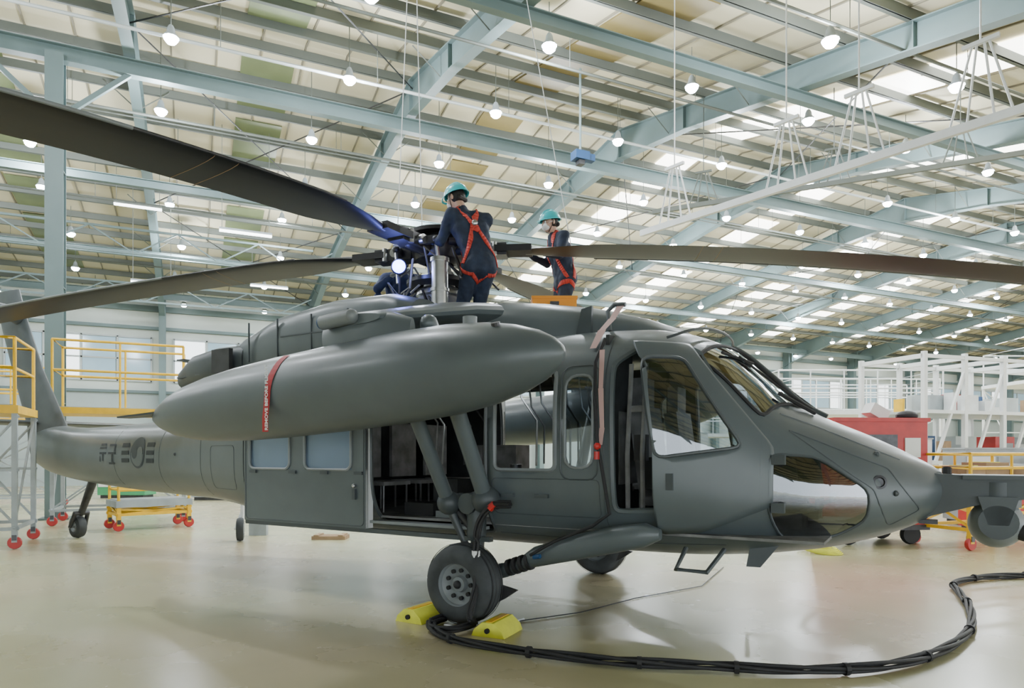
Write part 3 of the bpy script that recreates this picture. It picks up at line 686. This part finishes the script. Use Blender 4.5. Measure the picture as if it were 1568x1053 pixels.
for sg in (-1,):
    cx,cz=-6.15,1.42
    markpoly(circ(cx,cz,.22),sg,MK,'roundel_disc')
    markpoly(circ(cx,cz,.19,180,360),sg,GREY,'roundel_lower',.007)
    markpoly(circ(cx+.08,cz,.085),sg,GREY,'roundel_swirl_a',.009); markpoly(circ(cx-.08,cz,.085),sg,MK,'roundel_swirl_b',.010)
    for s_ in (-1,1):
        for k in (-1,0,1):
            x=cx+s_*.38; z=cz+k*.11; markpoly([(x-.11,z-.03),(x+.11,z-.03),(x+.11,z+.03),(x-.11,z+.03)],sg,MARK,'roundel_bar',.006)
    for (x0,z0,x1,z1) in ((-7.35,1.48,-7.15,1.51),(-7.35,1.40,-7.15,1.43),(-7.27,1.30,-7.23,1.40),(-7.33,1.53,-7.17,1.56),(-7.35,1.29,-7.33,1.37),(-7.05,1.52,-6.85,1.55),(-6.88,1.44,-6.85,1.55),(-7.07,1.40,-6.83,1.43),(-6.97,1.28,-6.93,1.40),(-7.05,1.25,-6.87,1.28)):
        markpoly([(x0,z0),(x1,z0),(x1,z1),(x0,z1)],sg,MARK,'tail_lettering',.006)
f=MB()
c=V((-3.05,-2.2,1.735))+TAX*(2.06); R=.338
pts=[]
for a in dens(60,0,8): r=math.radians(a); pts.append((c.y-R*math.cos(r),c.z+R*math.sin(r)))
pts+=[(c.y-R-.003,c.z-.1),(c.y-R-.01,c.z-.2),(c.y-R-.004,c.z-.31)]
for i in range(len(pts)-1):
    (y0,z0),(y1,z1)=pts[i],pts[i+1]; w=.034; s0=-.006*max(0,i-4); s1=-.006*max(0,i-3)
    f.add([V((c.x-w+s0,y0,z0)),V((c.x+w+s0,y0,z0)),V((c.x+w+s1,y1,z1)),V((c.x-w+s1,y1,z1))],[(0,1,2,3)],RIB)
f.build('remove_before_flight_ribbon',HL)
tx=bpy.data.curves.new('ribbon_text','FONT'); tx.body='REMOVE BEFORE FLIGHT'; tx.size=.045; tx.align_x='CENTER'; tx.align_y='CENTER'; tx.extrude=.0005; tx.offset=.0012
tx.materials.append(WHT); to=bpy.data.objects.new('ribbon_text',tx); bpy.context.scene.collection.objects.link(to); to.parent=HL
to.matrix_local=Matrix.Translation((c.x-.015,c.y-R-.016,c.z-.05))@Matrix.Rotation(math.radians(90),4,'X')@Matrix.Rotation(math.radians(90),4,'Z')
f=MB()
for P,w in (([(1.08,-.62,2.66),(1.07,-.78,2.52),(1.05,-.95,2.40),(1.02,-1.06,2.24)],.035),([(1.16,-1.2,2.2),(1.17,-1.25,1.9),(1.18,-1.25,1.6),(1.16,-1.24,1.47)],.022)):
    for i in range(len(P)-1):
        a,b_=V(P[i]),V(P[i+1]); f.add([a-V((w,0,0)),a+V((w,0,0)),b_+V((w*.8,0,0)),b_-V((w*.8,0,0))],[(0,1,2,3)],PINK)
f.tube([(.98,-.62,2.45),(.96,-.62,2.62),(1.02,-.62,2.67),(1.12,-.62,2.66)],.02,GREYD,8)
f.tube([(1.14,-1.1,2.30),(1.12,-1.24,2.1),(1.13,-1.27,1.8),(1.15,-1.27,1.5),(1.2,-1.26,1.2),(1.24,-1.25,.95),(1.1,-1.25,.85),(.8,-1.3,.72),(.6,-1.33,.6)],.014,BLK,8)
f.sph((1.15,-1.27,1.46),.03,RED,8); f.cyl((1.15,-1.28,1.42),(1.15,-1.28,1.36),.022,RED,n=8)
f.build('pitot_covers_and_hose',HL)

# ---------------------------------------------------------------- ground objects
ROT=-PHI
path=[(-.55,5.7),(-.64,5.5),(-.58,5.22),(-.40,4.99),(-.02,4.75),(.50,4.53),(.916,4.43),(1.32,4.37),(1.71,4.30),(2.22,4.33),(2.65,4.50),(3.16,4.88),(3.65,5.42),(4.09,6.10),(4.45,6.80),(4.62,7.14),(4.95,7.43),(5.44,7.62),(5.9,7.68),(6.9,7.8),(9,8)]
def cr(P,n=8):
    P=[V(p) for p in P];o=[]
    for i in range(len(P)-1):
        a=P[max(i-1,0)];p=P[i];q=P[i+1];d=P[min(i+2,len(P)-1)]
        for k in range(n):
            t=k/n; o.append(.5*((2*p)+(-a+q)*t+(2*a-5*p+4*q-d)*t*t+(-a+3*p-3*q+d)*t**3))
    o.append(P[-1]); return o
P=cr([(x,y,.035) for x,y in path])
f=MB()
def bundle(P,amp=.022):
    for j in range(4):
        o=[];L=0
        for i,p in enumerate(P):
            if i: L+=(P[i]-P[i-1]).length
            t=(P[min(i+1,len(P)-1)]-P[max(i-1,0)]).normalized(); s=V((-t.y,t.x,0))
            if s.length<.1: s=V((1,0,0))
            s.normalize(); n=t.cross(s)
            a=j*math.pi/2+L*2.6
            o.append(p+(s*math.cos(a)+n*math.sin(a))*amp*(1+.25*math.sin(L*3+j)))
        f.tube(o,.0135,BLK,8)
bundle([c2w(p.x,p.y,p.z+.006) for p in P])
cn=[V((.46,-1.40,1.0)),V((.3,-1.42,.98)),V((.2,-1.45,.85)),V((.17,-1.46,.6)),V((.2,-1.5,.35)),V((.22,-1.62,.12))]
Mh=Matrix.Translation(c2w(.315,6.857,0))@Matrix.Rotation(math.radians(-56),4,'Z')
cw=[Mh@p for p in cn]+[c2w(-.30,5.45,.05),c2w(-.45,5.25,.05),c2w(-.62,5.3,.05),c2w(-.66,5.5,.05)]
bundle(cr(cw,6),.018)
for i in range(10,len(P)-1,12):
    p=P[i]; q=P[i+1]; a=c2w(p.x,p.y,p.z+.008); bb=c2w(q.x,q.y,q.z+.008); f.cyl(a,a+(bb-a).normalized()*.03,.04,BLK,n=10)
f.cyl(Mh@V((.17,-1.46,.62)),Mh@V((.17,-1.46,.52)),.035,WHT,n=10); f.cyl(Mh@V((.32,-1.42,1.0)),Mh@V((.28,-1.43,.96)),.03,RED,n=10)
f.tube([c2w(-.55,5.55,.012),c2w(-.35,5.4,.012),c2w(-.1,5.5,.012),c2w(.1,5.75,.012)],.01,WHT,6)
f.build('power_cable_bundle')
f=MB(); f.tube([c2w(*q,.01) for q in ((-.1,5.6),(.6,6.0),(1.2,6.6),(2.0,7.2),(2.6,8.4))],.005,DSTEEL,6)
f.build('floor_cord')
def chock(X,Y,r):
    f=MB(); P=[(-.14,0),(.14,0),(.12,.05),(.05,.11),(-.05,.11),(-.12,.05)]
    f.prism([V((p[0],-.17,p[1])) for p in P],[V((p[0],.17,p[1])) for p in P],YELG); f.cyl((0,-.19,.05),(0,-.17,.05),.02,BLK); f.box((0,0,.112),(.05,.30,.006),YEL)
    f.build('wheel_chock',None,c2w(X,Y,.001),r)
hp=lambda x,y:(.315+.857*x+.515*y,6.857-.515*x+.857*y)
chock(*hp(-.39,-1.46),math.radians(-56)); chock(*hp(.40,-1.50),math.radians(-50))
f=MB()
for k in range(5): f.tube([V((.18*(1+.12*k)*math.cos(t),.18*(1+.1*k)*math.sin(t)+.05*k,.012+.012*k)) for t in dens(0,6.1,20)],.01,YELG,6)
f.build('coiled_hose',None,c2w(4.45,9.6,0),0)
f=MB(); f.lathe([(-.05,.08),(-.06,.13),(-.05,.175),(0,.19),(.05,.175),(.06,.13),(.05,.08)],(0,0,.19),(1,.35,0),TYRE,28); f.lathe([(-.055,.085),(-.03,.05),(-.05,0)],(0,0,.19),(1,.35,0),WHT,20)
f.lathe([(.055,.085),(.03,.05),(.05,0)],(0,0,.19),(1,.35,0),WHT,20)
f.cap((0,.08,.2),(0,.1,.62),.03,.035,WHT); f.cap((-.08,0,.2),(0,.1,.5),.02,.02,WHT); f.beam((0,.1,.6),(0,.8,.45),.06,.06,SCAF); f.box((0,.8,.22),(.3,.1,.44),SCAF)
f.build('support_dolly',None,c2w(-4.38,11.0,0),-PHI)
f=MB()
for i in range(3): f.box((0,(i-1)*.11,.03),(.55,.09,.06),BOXB)
f.box((-.2,0,.07),(.08,.33,.02),BOXB); f.box((.2,0,.07),(.08,.33,.02),BOXB)
f.build('timber_pallet_block',None,c2w(-3.0,11.3,0),-PHI)

def platform(name,X,Y,L,W,z,rail,legm,railm,deckm=None,rot=ROT,wheels=True):
    f=MB(); deckm=deckm or railm
    f.box((0,0,z-.06),(L,W,.12),deckm); f.box((0,0,z+.005),(L-.1,W-.1,.02),SCAF)
    for sx in (-1,1):
        for sy_ in (-1,1):
            x,y=sx*(L/2-.05),sy_*(W/2-.05)
            f.box((x,y,z/2+.05),(.07,.07,z-.1),legm); f.cyl((x,y,z),(x,y,z+rail),.025,railm,n=8)
            if wheels: f.lathe([(-.03,.0),(-.03,.085),(0,.095),(.03,.085),(.03,0)],(x,y,.095),(0,1,0),RED,18); f.box((x,y,.17),(.06,.09,.08),DSTEEL)
            else: f.box((x,y,.05),(.14,.14,.1),DSTEEL)
    for h in (rail,rail*.55):
        f.tube([(-L/2+.05,-W/2+.05,z+h),(L/2-.05,-W/2+.05,z+h),(L/2-.05,W/2-.05,z+h),(-L/2+.05,W/2-.05,z+h)],.025,railm,8,closed=True)
    n=max(1,int(L/.9))
    for i in range(1,n):
        for sy_ in (-1,1): f.cyl((-L/2+L*i/n,sy_*(W/2-.05),z),(-L/2+L*i/n,sy_*(W/2-.05),z+rail),.02,railm,n=8)
    for sy_ in (-1,1):
        y=sy_*(W/2-.05); f.beam((-L/2,y,.3),(L/2,y,z-.15),.03,.03,legm); f.beam((L/2,y,.3),(-L/2,y,z-.15),.03,.03,legm); f.beam((-L/2,y,.3),(L/2,y,.3),.05,.05,legm); f.beam((-L/2,y,z*.55),(L/2,y,z*.55),.04,.04,legm)
    for sx in (-1,1): f.beam((sx*(L/2-.05),-W/2,.3),(sx*(L/2-.05),W/2,.3),.05,.05,legm); f.beam((sx*(L/2-.05),-W/2,.3),(sx*(L/2-.05),W/2,z-.1),.03,.03,legm)
    return f.build(name,None,c2w(X,Y,0),rot)
platform('maintenance_platform',-8.15,10.4,1.3,1.4,2.12,1.0,SCAF,YEL,rot=0)
platform('maintenance_platform',-8.15,14.3,2.4,1.3,2.32,1.32,SCAF,YEL,rot=0)
platform('maintenance_platform',-13.3,17.5,3.0,1.4,2.3,1.3,SCAF,YEL,rot=0)
platform('low_work_stand',-6.9,13.0,1.3,.8,.55,.35,YEL,YEL,SCAF,rot=.3)
platform('work_stand',7.3,10.6,1.8,1.0,.95,.45,YEL,YEL,SCAF,rot=-.1)
platform('white_work_platform',10.4,21.5,5.0,2.4,2.7,1.2,WHT,WHT,rot=-PHI)
platform('white_work_platform',20.3,20.0,4.5,2.4,3.2,1.2,WHT,WHT,rot=-PHI)
platform('white_work_platform',14.2,28.5,6,2.4,3.2,1.2,WHT,WHT,rot=-PHI,wheels=False)
platform('white_work_platform',21.2,26.0,5,2.4,4.1,1.2,WHT,WHT,rot=-PHI,wheels=False)
platform('white_work_platform',8.0,28,3.5,2.4,2.2,1.1,WHT,FRAMEL,rot=-PHI)
f=MB(); f.box((0,0,1.1),(1.5,.8,1.6),RED); f.box((0,0,1.93),(1.56,.86,.06),RED); f.box((-.15,-.41,1.4),(.8,.02,.6),DSTEEL); f.box((.5,-.41,1.5),(.25,.02,.3),WHT)
for x in (-.5,.5):
    for y in (-.35,.35): f.lathe([(-.05,0),(-.05,.14),(0,.16),(.05,.14),(.05,0)],(x,y,.16),(0,1,0),BLK,18)
f.box((0,0,.27),(1.55,.85,.08),DSTEEL); f.tube([(-.75,-.3,1.3),(-.95,-.3,1.5),(-.95,.3,1.5),(-.75,.3,1.3)],.02,STEEL)
f.box((.1,-.1,2.06),(.3,.25,.18),WHT,Matrix.Rotation(.5,3,'Y')); f.sph((.55,-.2,2.0),.14,BLK,12,(1.2,1,.6))
f.build('red_ground_power_cart',None,c2w(5.65,10.9,0),-.35)
f=MB()
for x,y,w,h in ((-.4,0,.4,.25),(.2,.1,.5,.3),(.65,-.1,.25,.2)):
    f.box((x,y,h/2),(w,.4,h),BOXB); f.box((x,y,h+.005),(w*.2,.4,.01),YELG); f.box((x,-.0+y,h*.5),(w*1.01,.1,h*.9),BOXB)
f.build('cardboard_boxes',None,c2w(7.3,10.6,.97),-.1)
def cabinet(name,X,Y,w,d,h,m,rot=ROT):
    f=MB(); f.box((0,0,h/2+.05),(w,d,h-.1),m); f.box((0,0,.05),(w*.9,d*.9,.1),DSTEEL); f.box((0,0,h+.01),(w+.04,d+.04,.03),SCAF)
    f.box((-w*.25,-d/2-.01,h*.55),(w*.45,.02,h*.7),WHT if m!=WHT else FRAMEL); f.box((w*.25,-d/2-.01,h*.55),(w*.45,.02,h*.7),m); f.box((.02,-d/2-.03,h*.6),(.03,.03,.2),DSTEEL)
    f.build(name,None,c2w(X,Y,0),rot)
for (X,Y,w,h,m) in ((7.9,14.0,1.0,1.7,WHT),(9.4,13.6,1.2,1.5,SCAF),(10.8,12.7,1.5,1.3,BLUE),(8.6,12.2,.8,1.2,RED),(12.9,13.6,2,2.0,WHT),(7.0,18,1.6,1.9,FRAME),(-12.4,22,1.5,1.8,GREEN),(-9.0,21,1.4,1.6,SCAF),(-6.6,21,1.6,1.5,WHT),(5.6,23,1.8,2.1,SCAF),(3.6,19,1.6,1.6,WHT),(-4.2,23,1.8,1.6,FRAME)):
    cabinet('equipment_cabinet',X,Y,w,.7,h,m)
f=MB(); f.box((0,0,.62),(2.4,1.2,.5),WHT); f.box((-.5,0,1.15),(.9,1.1,.6),WHT); f.box((-.5,-.56,1.2),(.6,.02,.35),INT); f.box((.6,0,.9),(1.0,1.1,.1),SCAF); f.box((-.5,0,1.48),(1.0,1.15,.05),WHT)
for x in (-.75,.75):
    for y in (-.55,.55): f.lathe([(-.1,0),(-.1,.2),(-.08,.3),(0,.32),(.08,.3),(.1,.2),(.1,0)],(x,y,.32),(0,1,0),BLK,24); f.lathe([(-.11,.16),(-.12,0)],(x,y,.32),(0,1,0),WHT,16)
f.box((1.22,0,.65),(.06,1.1,.15),DSTEEL)
f.build('tow_tractor',None,c2w(.25,19.5,0),-PHI)
f=MB()
for k in range(6):
    x=k*1.3; f.box((x,0,1.9),(.1,.1,3.8),WHT); f.box((x,1.8,1.9),(.1,.1,3.8),WHT); f.beam((x,0,3.7),(x,1.8,3.7),.1,.1,WHT); f.beam((x,0,.4),(x+1.3,0,3.4),.06,.06,WHT)
for z in (1.2,2.4,3.7): f.beam((0,0,z),(7.8,0,z),.08,.08,WHT); f.beam((0,1.8,z),(7.8,1.8,z),.08,.08,WHT)
for z in (1.2,2.4): f.box((3.4,.9,z),(6.8,1.7,.05),FRAMEL)
f.box((7.8,0,1.9),(.1,.1,3.8),WHT); f.box((7.8,1.8,1.9),(.1,.1,3.8),WHT)
for k in range(5): f.box((.8+1.4*k,.9,1.55),(.7,.5,.6),(BLUE,FRAMEL,RED,SCAF,SCAF)[k]); f.box((1.1+1.3*k,.8,2.65),(.5,.5,.4),(SCAF,BLUE,FRAMEL,BOXB,SCAF)[k])
for k in range(26):
    x=random.uniform(.2,7.4); z=random.choice((1.24,2.44)); h=random.uniform(.1,.5); f.box((x,random.uniform(.2,1.5),z+h/2),(random.uniform(.08,.4),.25,h),random.choice((SCAF,WHT,BOXB,DSTEEL,FRAMEL,YEL,RED,WHT)))
f.build('assembly_jig',None,c2w(9.6,15.9,0),-.1)
f=MB()
for a,b_ in (((-1.33,7.9,3.85),(-1.30,9.0,9.0)),((-1.0,7.6,3.85),(-1.3,9.0,9.0)),((.75,8.3,3.75),(-.15,9.0,9.0))):
    q=c2w(*b_); f.cyl(c2w(*a),V((q.x,q.y,rz(q.y)-.1)),.006,WHT,n=5)
f.build('hoist_wires')
f=MB(); f.box((0,0,0),(.50,.3,.12),ORG); f.box((0,0,.07),(.52,.32,.03),ORG); f.box((0,-.16,.0),(.1,.02,.04),DSTEEL)
for x in (-.2,.2):
    for y in (-.12,.12): f.cyl((x,y,-.06),(x,y,-.66),.015,SCAF,n=8)
f.build('orange_step_stool',None,c2w(.48,7.85,3.10),-PHI)
f=MB(); f.cyl((0,0,-.42),(0,0,-.05),.012,BLK,n=8); f.lathe([(0,.03),(.03,.07),(.09,.085),(.10,.08)],(0,.06,0),(0,-1,0),BLK,20); f.sph((0,-.045,0),.07,LENSB,16,(1,.35,1)); f.box((0,0,-.42),(.08,.08,.04),BLK)
wl=f.build('work_light',None,c2w(-1.17,7.1,3.34),-PHI)
l=bpy.data.lights.new('work_light_glow','POINT'); l.energy=7; l.color=(.25,.3,1); l.shadow_soft_size=.05; o=bpy.data.objects.new('work_light_glow',l); bpy.context.scene.collection.objects.link(o); o.parent=wl; o.location=(0,-.16,0)

# ---------------------------------------------------------------- people
def remesh(ob,vx,it=4,disp=0):
    m=ob.modifiers.new('r','REMESH'); m.mode='VOXEL'; m.voxel_size=vx; m.use_smooth_shade=True
    s=ob.modifiers.new('s','SMOOTH'); s.factor=.5; s.iterations=it
    if disp:
        t=bpy.data.textures.new('cl','CLOUDS'); t.noise_scale=.07
        d=ob.modifiers.new('d','DISPLACE'); d.texture=t; d.strength=disp; d.mid_level=.5
def hand(par,w,d,n,m,curl=.5,right=True,nm='hand'):
    w=V(w);d=V(d).normalized();n=V(n);n=(n-d*n.dot(d)).normalized();s=d.cross(n).normalized()*(1 if right else -1)
    f=MB()
    for i,(o,L,le) in enumerate(((-.030,.085,.070),(-.010,.090,.078),(.011,.086,.072),(.030,.078,.056))):
        k=w+d*L+s*o; f.cap(w+d*.012+s*o*.55,k,.014,.0125,m,8); p=k; a=curl*.5
        for q,l in enumerate((.46,.30,.24)):
            a+=curl*.55; e=p+(d*math.cos(a)+n*math.sin(a))*le*l; f.cap(p,e,.0095-.001*q,.0088-.001*q,m,8); p=e
    f.cap(w,w+d*.06,.022,.024,m,10)
    t0=w+d*.025-s*.022; t1=t0-s*.028+d*.028+n*.012; t2=t1+d*.028-s*.006+n*.014; t3=t2+d*.022+n*.012+s*.004
    f.cap(t0,t1,.014,.011,m,8); f.cap(t1,t2,.011,.0095,m,8); f.cap(t2,t3,.0095,.008,m,8)
    o=f.build(nm,par); remesh(o,.0045,2)
def person(name,base,J,fd,look,suit,skin_hand,harness=True,mask=True,helmet=TEAL):
    E=empty(name,c2w(*base),-PHI); J={k:V(v) for k,v in J.items()}
    f=MB(); c=suit
    fd=V(fd).normalized(); rt=V((fd.y,-fd.x,0))
    pel,wa,ch,nk=J['pelvis'],J['waist'],J['chest'],J['neck']
    f.cap(J['hipL'],J['hipR'],.115,.115,c); f.cap(pel,wa,.135,.125,c)
    for s in (-1,1):
        f.cap(pel+rt*s*.06,wa+rt*s*.045,.12,.11,c); f.cap(wa+rt*s*.045,ch+rt*s*.08,.11,.122,c)
        f.cap(ch+rt*s*.08,J['shR' if s>0 else 'shL'].lerp(nk,.35)-V((0,0,.03)),.115,.075,c)
    f.cap(nk-V((0,0,.05)),nk,.065,.058,c); f.cap(ch,nk-V((0,0,.06)),.12,.085,c)
    for S in 'LR':
        f.cap(J['sh'+S],J['el'+S],.068,.052,c); f.cap(J['el'+S],J['wr'+S],.052,.036,c); f.cap(J['sh'+S],nk-V((0,0,.05)),.068,.06,c)
        f.cap(J['hip'+S],J['kn'+S],.105,.070,c); f.cap(J['kn'+S],J['an'+S],.070,.052,c)
    body=f.build('body_coverall',E); remesh(body,.015,3,.024)
    f=MB()
    for S in 'LR':
        a=J['an'+S]; t=V((fd.x,fd.y,0)); f.cap(a+V((0,0,.04)),a-V((0,0,.03)),.05,.05,BOOT); f.cap(a-V((0,0,.045))-t*.04,a-V((0,0,.05))+t*.16,.045,.038,BOOT)
    o=f.build('boots',E); remesh(o,.012,2)
    for S in 'LR':
        w=J['wr'+S]; d=(J['wr'+S]-J['el'+S]).normalized(); 
        hand(E,w+d*.01,d,V((0,0,-1)) if abs(d.z)<.8 else fd,skin_hand,.75,S=='R','hand_'+S)
    hc=J['head']; lk=V(look).normalized(); r=lk.cross(V((0,0,1))).normalized(); u=r.cross(lk).normalized()
    R=Matrix((r,lk,u)).transposed(); T=lambda x,y,z: hc+R@V((x,y,z))
    f=MB(); f.sph(T(0,-.005,.02),1,SKIN,20,(.076,.096,.10),R); f.sph(T(0,.03,-.05),1,SKIN,16,(.056,.062,.065),R); f.sph(T(0,.062,-.085),.024,SKIN,10)
    f.cap(T(0,.088,.012),T(0,.108,-.022),.009,.014,SKIN,8); f.cap(T(-.012,.096,-.024),T(.012,.096,-.024),.009,.009,SKIN,8)
    for s in (-1,1): f.sph(T(s*.078,-.008,-.005),1,SKIN,10,(.010,.02,.033),R); f.cap(T(s*.045,.062,-.03),T(s*.04,.05,-.05),.024,.022,SKIN,8)
    f.cap(T(0,-.02,-.05),nk-V((0,0,.02)),.052,.056,SKIN,12)
    o=f.build('head',E); remesh(o,.006,2)
    f=MB()
    for s in (-1,1):
        f.sph(T(s*.030,.082,.008),.012,MASKM,10); f.sph(T(s*.030,.0915,.008),.006,BLK,8); f.cap(T(s*.016,.092,.030),T(s*.046,.083,.031),.004,.003,HAIR,6)
    f.cap(T(-.022,.092,-.052),T(.022,.092,-.052),.005,.005,STRAP,6)
    f.build('face_details',E)
    f=MB(); f.sph(T(0,-.022,.015),1,HAIR,20,(.083,.086,.095),R); f.cap(T(-.05,-.075,-.035),T(.05,-.075,-.035),.028,.028,HAIR,8)
    f.build('hair',E)
    if mask:
        f=MB(); f.sph(T(0,.06,-.045),1,MASKM,16,(.062,.056,.05),R)
        for s in (-1,1): f.tube([T(s*.05,.07,-.02),T(s*.075,.03,-.005),T(s*.083,-.01,.0)],.003,MASKM,5)
        f.build('face_mask',E)
    f=MB(); f.sph(T(0,-.008,.035),1,helmet,28,(.110,.135,.118),R,zmin=-.05)
    f.loft([[T(a*math.cos(t),-.008+b2*math.sin(t)+(.028 if math.sin(t)>0 else 0)*math.sin(t),z) for t in [2*math.pi*k/28 for k in range(28)]] for a,b2,z in ((.110,.135,.034),(.120,.148,.026),(.120,.148,.020),(.105,.130,.026))],helmet,True,False)
    for x in (-.03,0,.03): f.tube([T(x,-.008+.122*math.cos(t),.04+.113*math.sin(t)*math.sqrt(max(0,1-(x/.11)**2))) for t in dens(.5,2.7,12)],.008,helmet,6)
    f.tube([T(-.10,-.0,.03),T(-.085,.02,-.04),T(-.03,.05,-.105),T(.03,.05,-.105),T(.085,.02,-.04),T(.10,0,.03)],.004,BLK,5)
    f.build('hard_hat',E)
    if harness:
        f=MB()
        back=-fd
        def rib(P,w=.024):
            P=cr(P,8)
            for i in range(len(P)-1):
                a,b_=P[i],P[i+1]; t=(b_-a).normalized(); core=pel.lerp(nk,.5); out=(a-V((core.x,core.y,a.z))).normalized(); s=t.cross(out)
                if s.length<.1: s=V((0,0,1))
                s.normalize(); f.add([a-s*w,a,a+s*w,b_+s*w,b_,b_-s*w],[(0,1,4,5),(1,2,3,4)],STRAP,True)
        shl=J['shL'].lerp(nk,.45)+V((0,0,.07)); shr=J['shR'].lerp(nk,.45)+V((0,0,.07)); mid=ch+back*.16+V((0,0,.02))
        hl=J['hipL'];hr=J['hipR']
        rib([shl+fd*.12-V((0,0,.15)),shl+fd*.04,shl+back*.08,mid,wa+rt*.12+back*.1,hr+rt*.12+back*.05])
        rib([shr+fd*.12-V((0,0,.15)),shr+fd*.04,shr+back*.08,mid,wa-rt*.12+back*.1,hl-rt*.12+back*.05])
        rib([shl+fd*.12-V((0,0,.15)),ch-rt*.1+fd*.15,wa-rt*.12+fd*.1,hl-rt*.12+fd*.05]); rib([shr+fd*.12-V((0,0,.15)),ch+rt*.1+fd*.15,wa+rt*.12+fd*.1,hr+rt*.12+fd*.05])
        for h,kn,s in ((hl,J['knL'],-1),(hr,J['knR'],1)):
            cc=h.lerp(kn,.3); rib([cc+back*.13+V((0,0,-.01)),cc+rt*s*.13+V((0,0,.07)),cc+fd*.12+V((0,0,.03)),cc-rt*s*.08-V((0,0,.04)),cc+back*.13+V((0,0,-.01))])
        o=f.build('safety_harness',E,recalc=False)
        m=o.modifiers.new('w','SHRINKWRAP'); m.target=body; m.wrap_method='NEAREST_SURFACEPOINT'; m.wrap_mode='ABOVE_SURFACE'; m.offset=.008
        m=o.modifiers.new('s','SOLIDIFY'); m.thickness=.006
        f=MB(); f.sph(mid,.03,STEEL,10,(1,.4,1)); f.build('harness_ring',E)
    return E
person('technician',(-.457,6.9,2.5),dict(pelvis=(.13,0,.82),waist=(.10,.03,.97),chest=(.03,.06,1.19),neck=(-.05,.09,1.40),head=(-.12,.13,1.53),
  shR=(.20,.12,1.31),shL=(-.16,.0,1.33),elL=(-.27,.10,1.08),wrL=(-.40,.26,1.13),elR=(.08,.34,1.10),wrR=(-.13,.44,1.07),
  hipR=(.20,.05,.80),hipL=(.05,-.03,.80),knR=(.12,.20,.47),knL=(-.05,.14,.46),anR=(.16,.08,.09),anL=(-.01,.02,.09)),(-.35,.94,0),(-.80,.55,-.25),NAVY,SKIN)
person('technician',(.54,8.3,2.66),dict(pelvis=(.11,0,.86),waist=(.08,0,1.01),chest=(.03,0,1.22),neck=(-.03,-.01,1.41),head=(-.08,-.03,1.54),
  shL=(.08,-.17,1.34),shR=(-.02,.17,1.34),elL=(.02,-.26,1.08),wrL=(-.19,-.22,1.12),elR=(-.1,.2,1.1),wrR=(-.3,.05,1.16),
  hipL=(.13,-.085,.84),hipR=(.08,.085,.84),knL=(.06,-.1,.46),knR=(.02,.1,.46),anL=(.14,-.1,.09),anR=(.08,.1,.09)),(-.95,-.3,0),(-.90,-.43,-.2),NAVY,GLOVE)
person('technician',(-1.38,8.3,2.76),dict(pelvis=(0,.16,.32),waist=(.01,.10,.47),chest=(.04,.0,.66),neck=(.07,-.07,.83),head=(.06,-.12,.95),
  shR=(-.14,-.07,.76),shL=(.23,.03,.76),elR=(-.20,-.28,.58),wrR=(-.02,-.42,.68),elL=(.30,-.22,.58),wrL=(.22,-.42,.70),
  hipR=(-.09,.12,.32),hipL=(.09,.18,.32),knR=(-.2,-.2,.48),knL=(.22,-.15,.48),anR=(-.15,-.02,.09),anL=(.17,.02,.09)),(.25,-.97,0),(.05,-.95,-.1),NAVYB,GLOVE,harness=False,helmet=BLUE)

# ---------------------------------------------------------------- light + camera
w=bpy.data.worlds.new('sky'); bpy.context.scene.world=w; w.use_nodes=True
bg=w.node_tree.nodes['Background']; bg.inputs[0].default_value=(.86,.94,1,1); bg.inputs[1].default_value=6.2
cam=bpy.data.cameras.new('camera'); co=bpy.data.objects.new('camera',cam); bpy.context.scene.collection.objects.link(co)
co.location=(0,0,1.40); co.rotation_euler=(math.radians(90),0,-PHI)
cam.sensor_width=36; cam.lens=24.0; cam.shift_y=.1075; cam.clip_end=500; cam.clip_start=.05
bpy.context.scene.camera=co
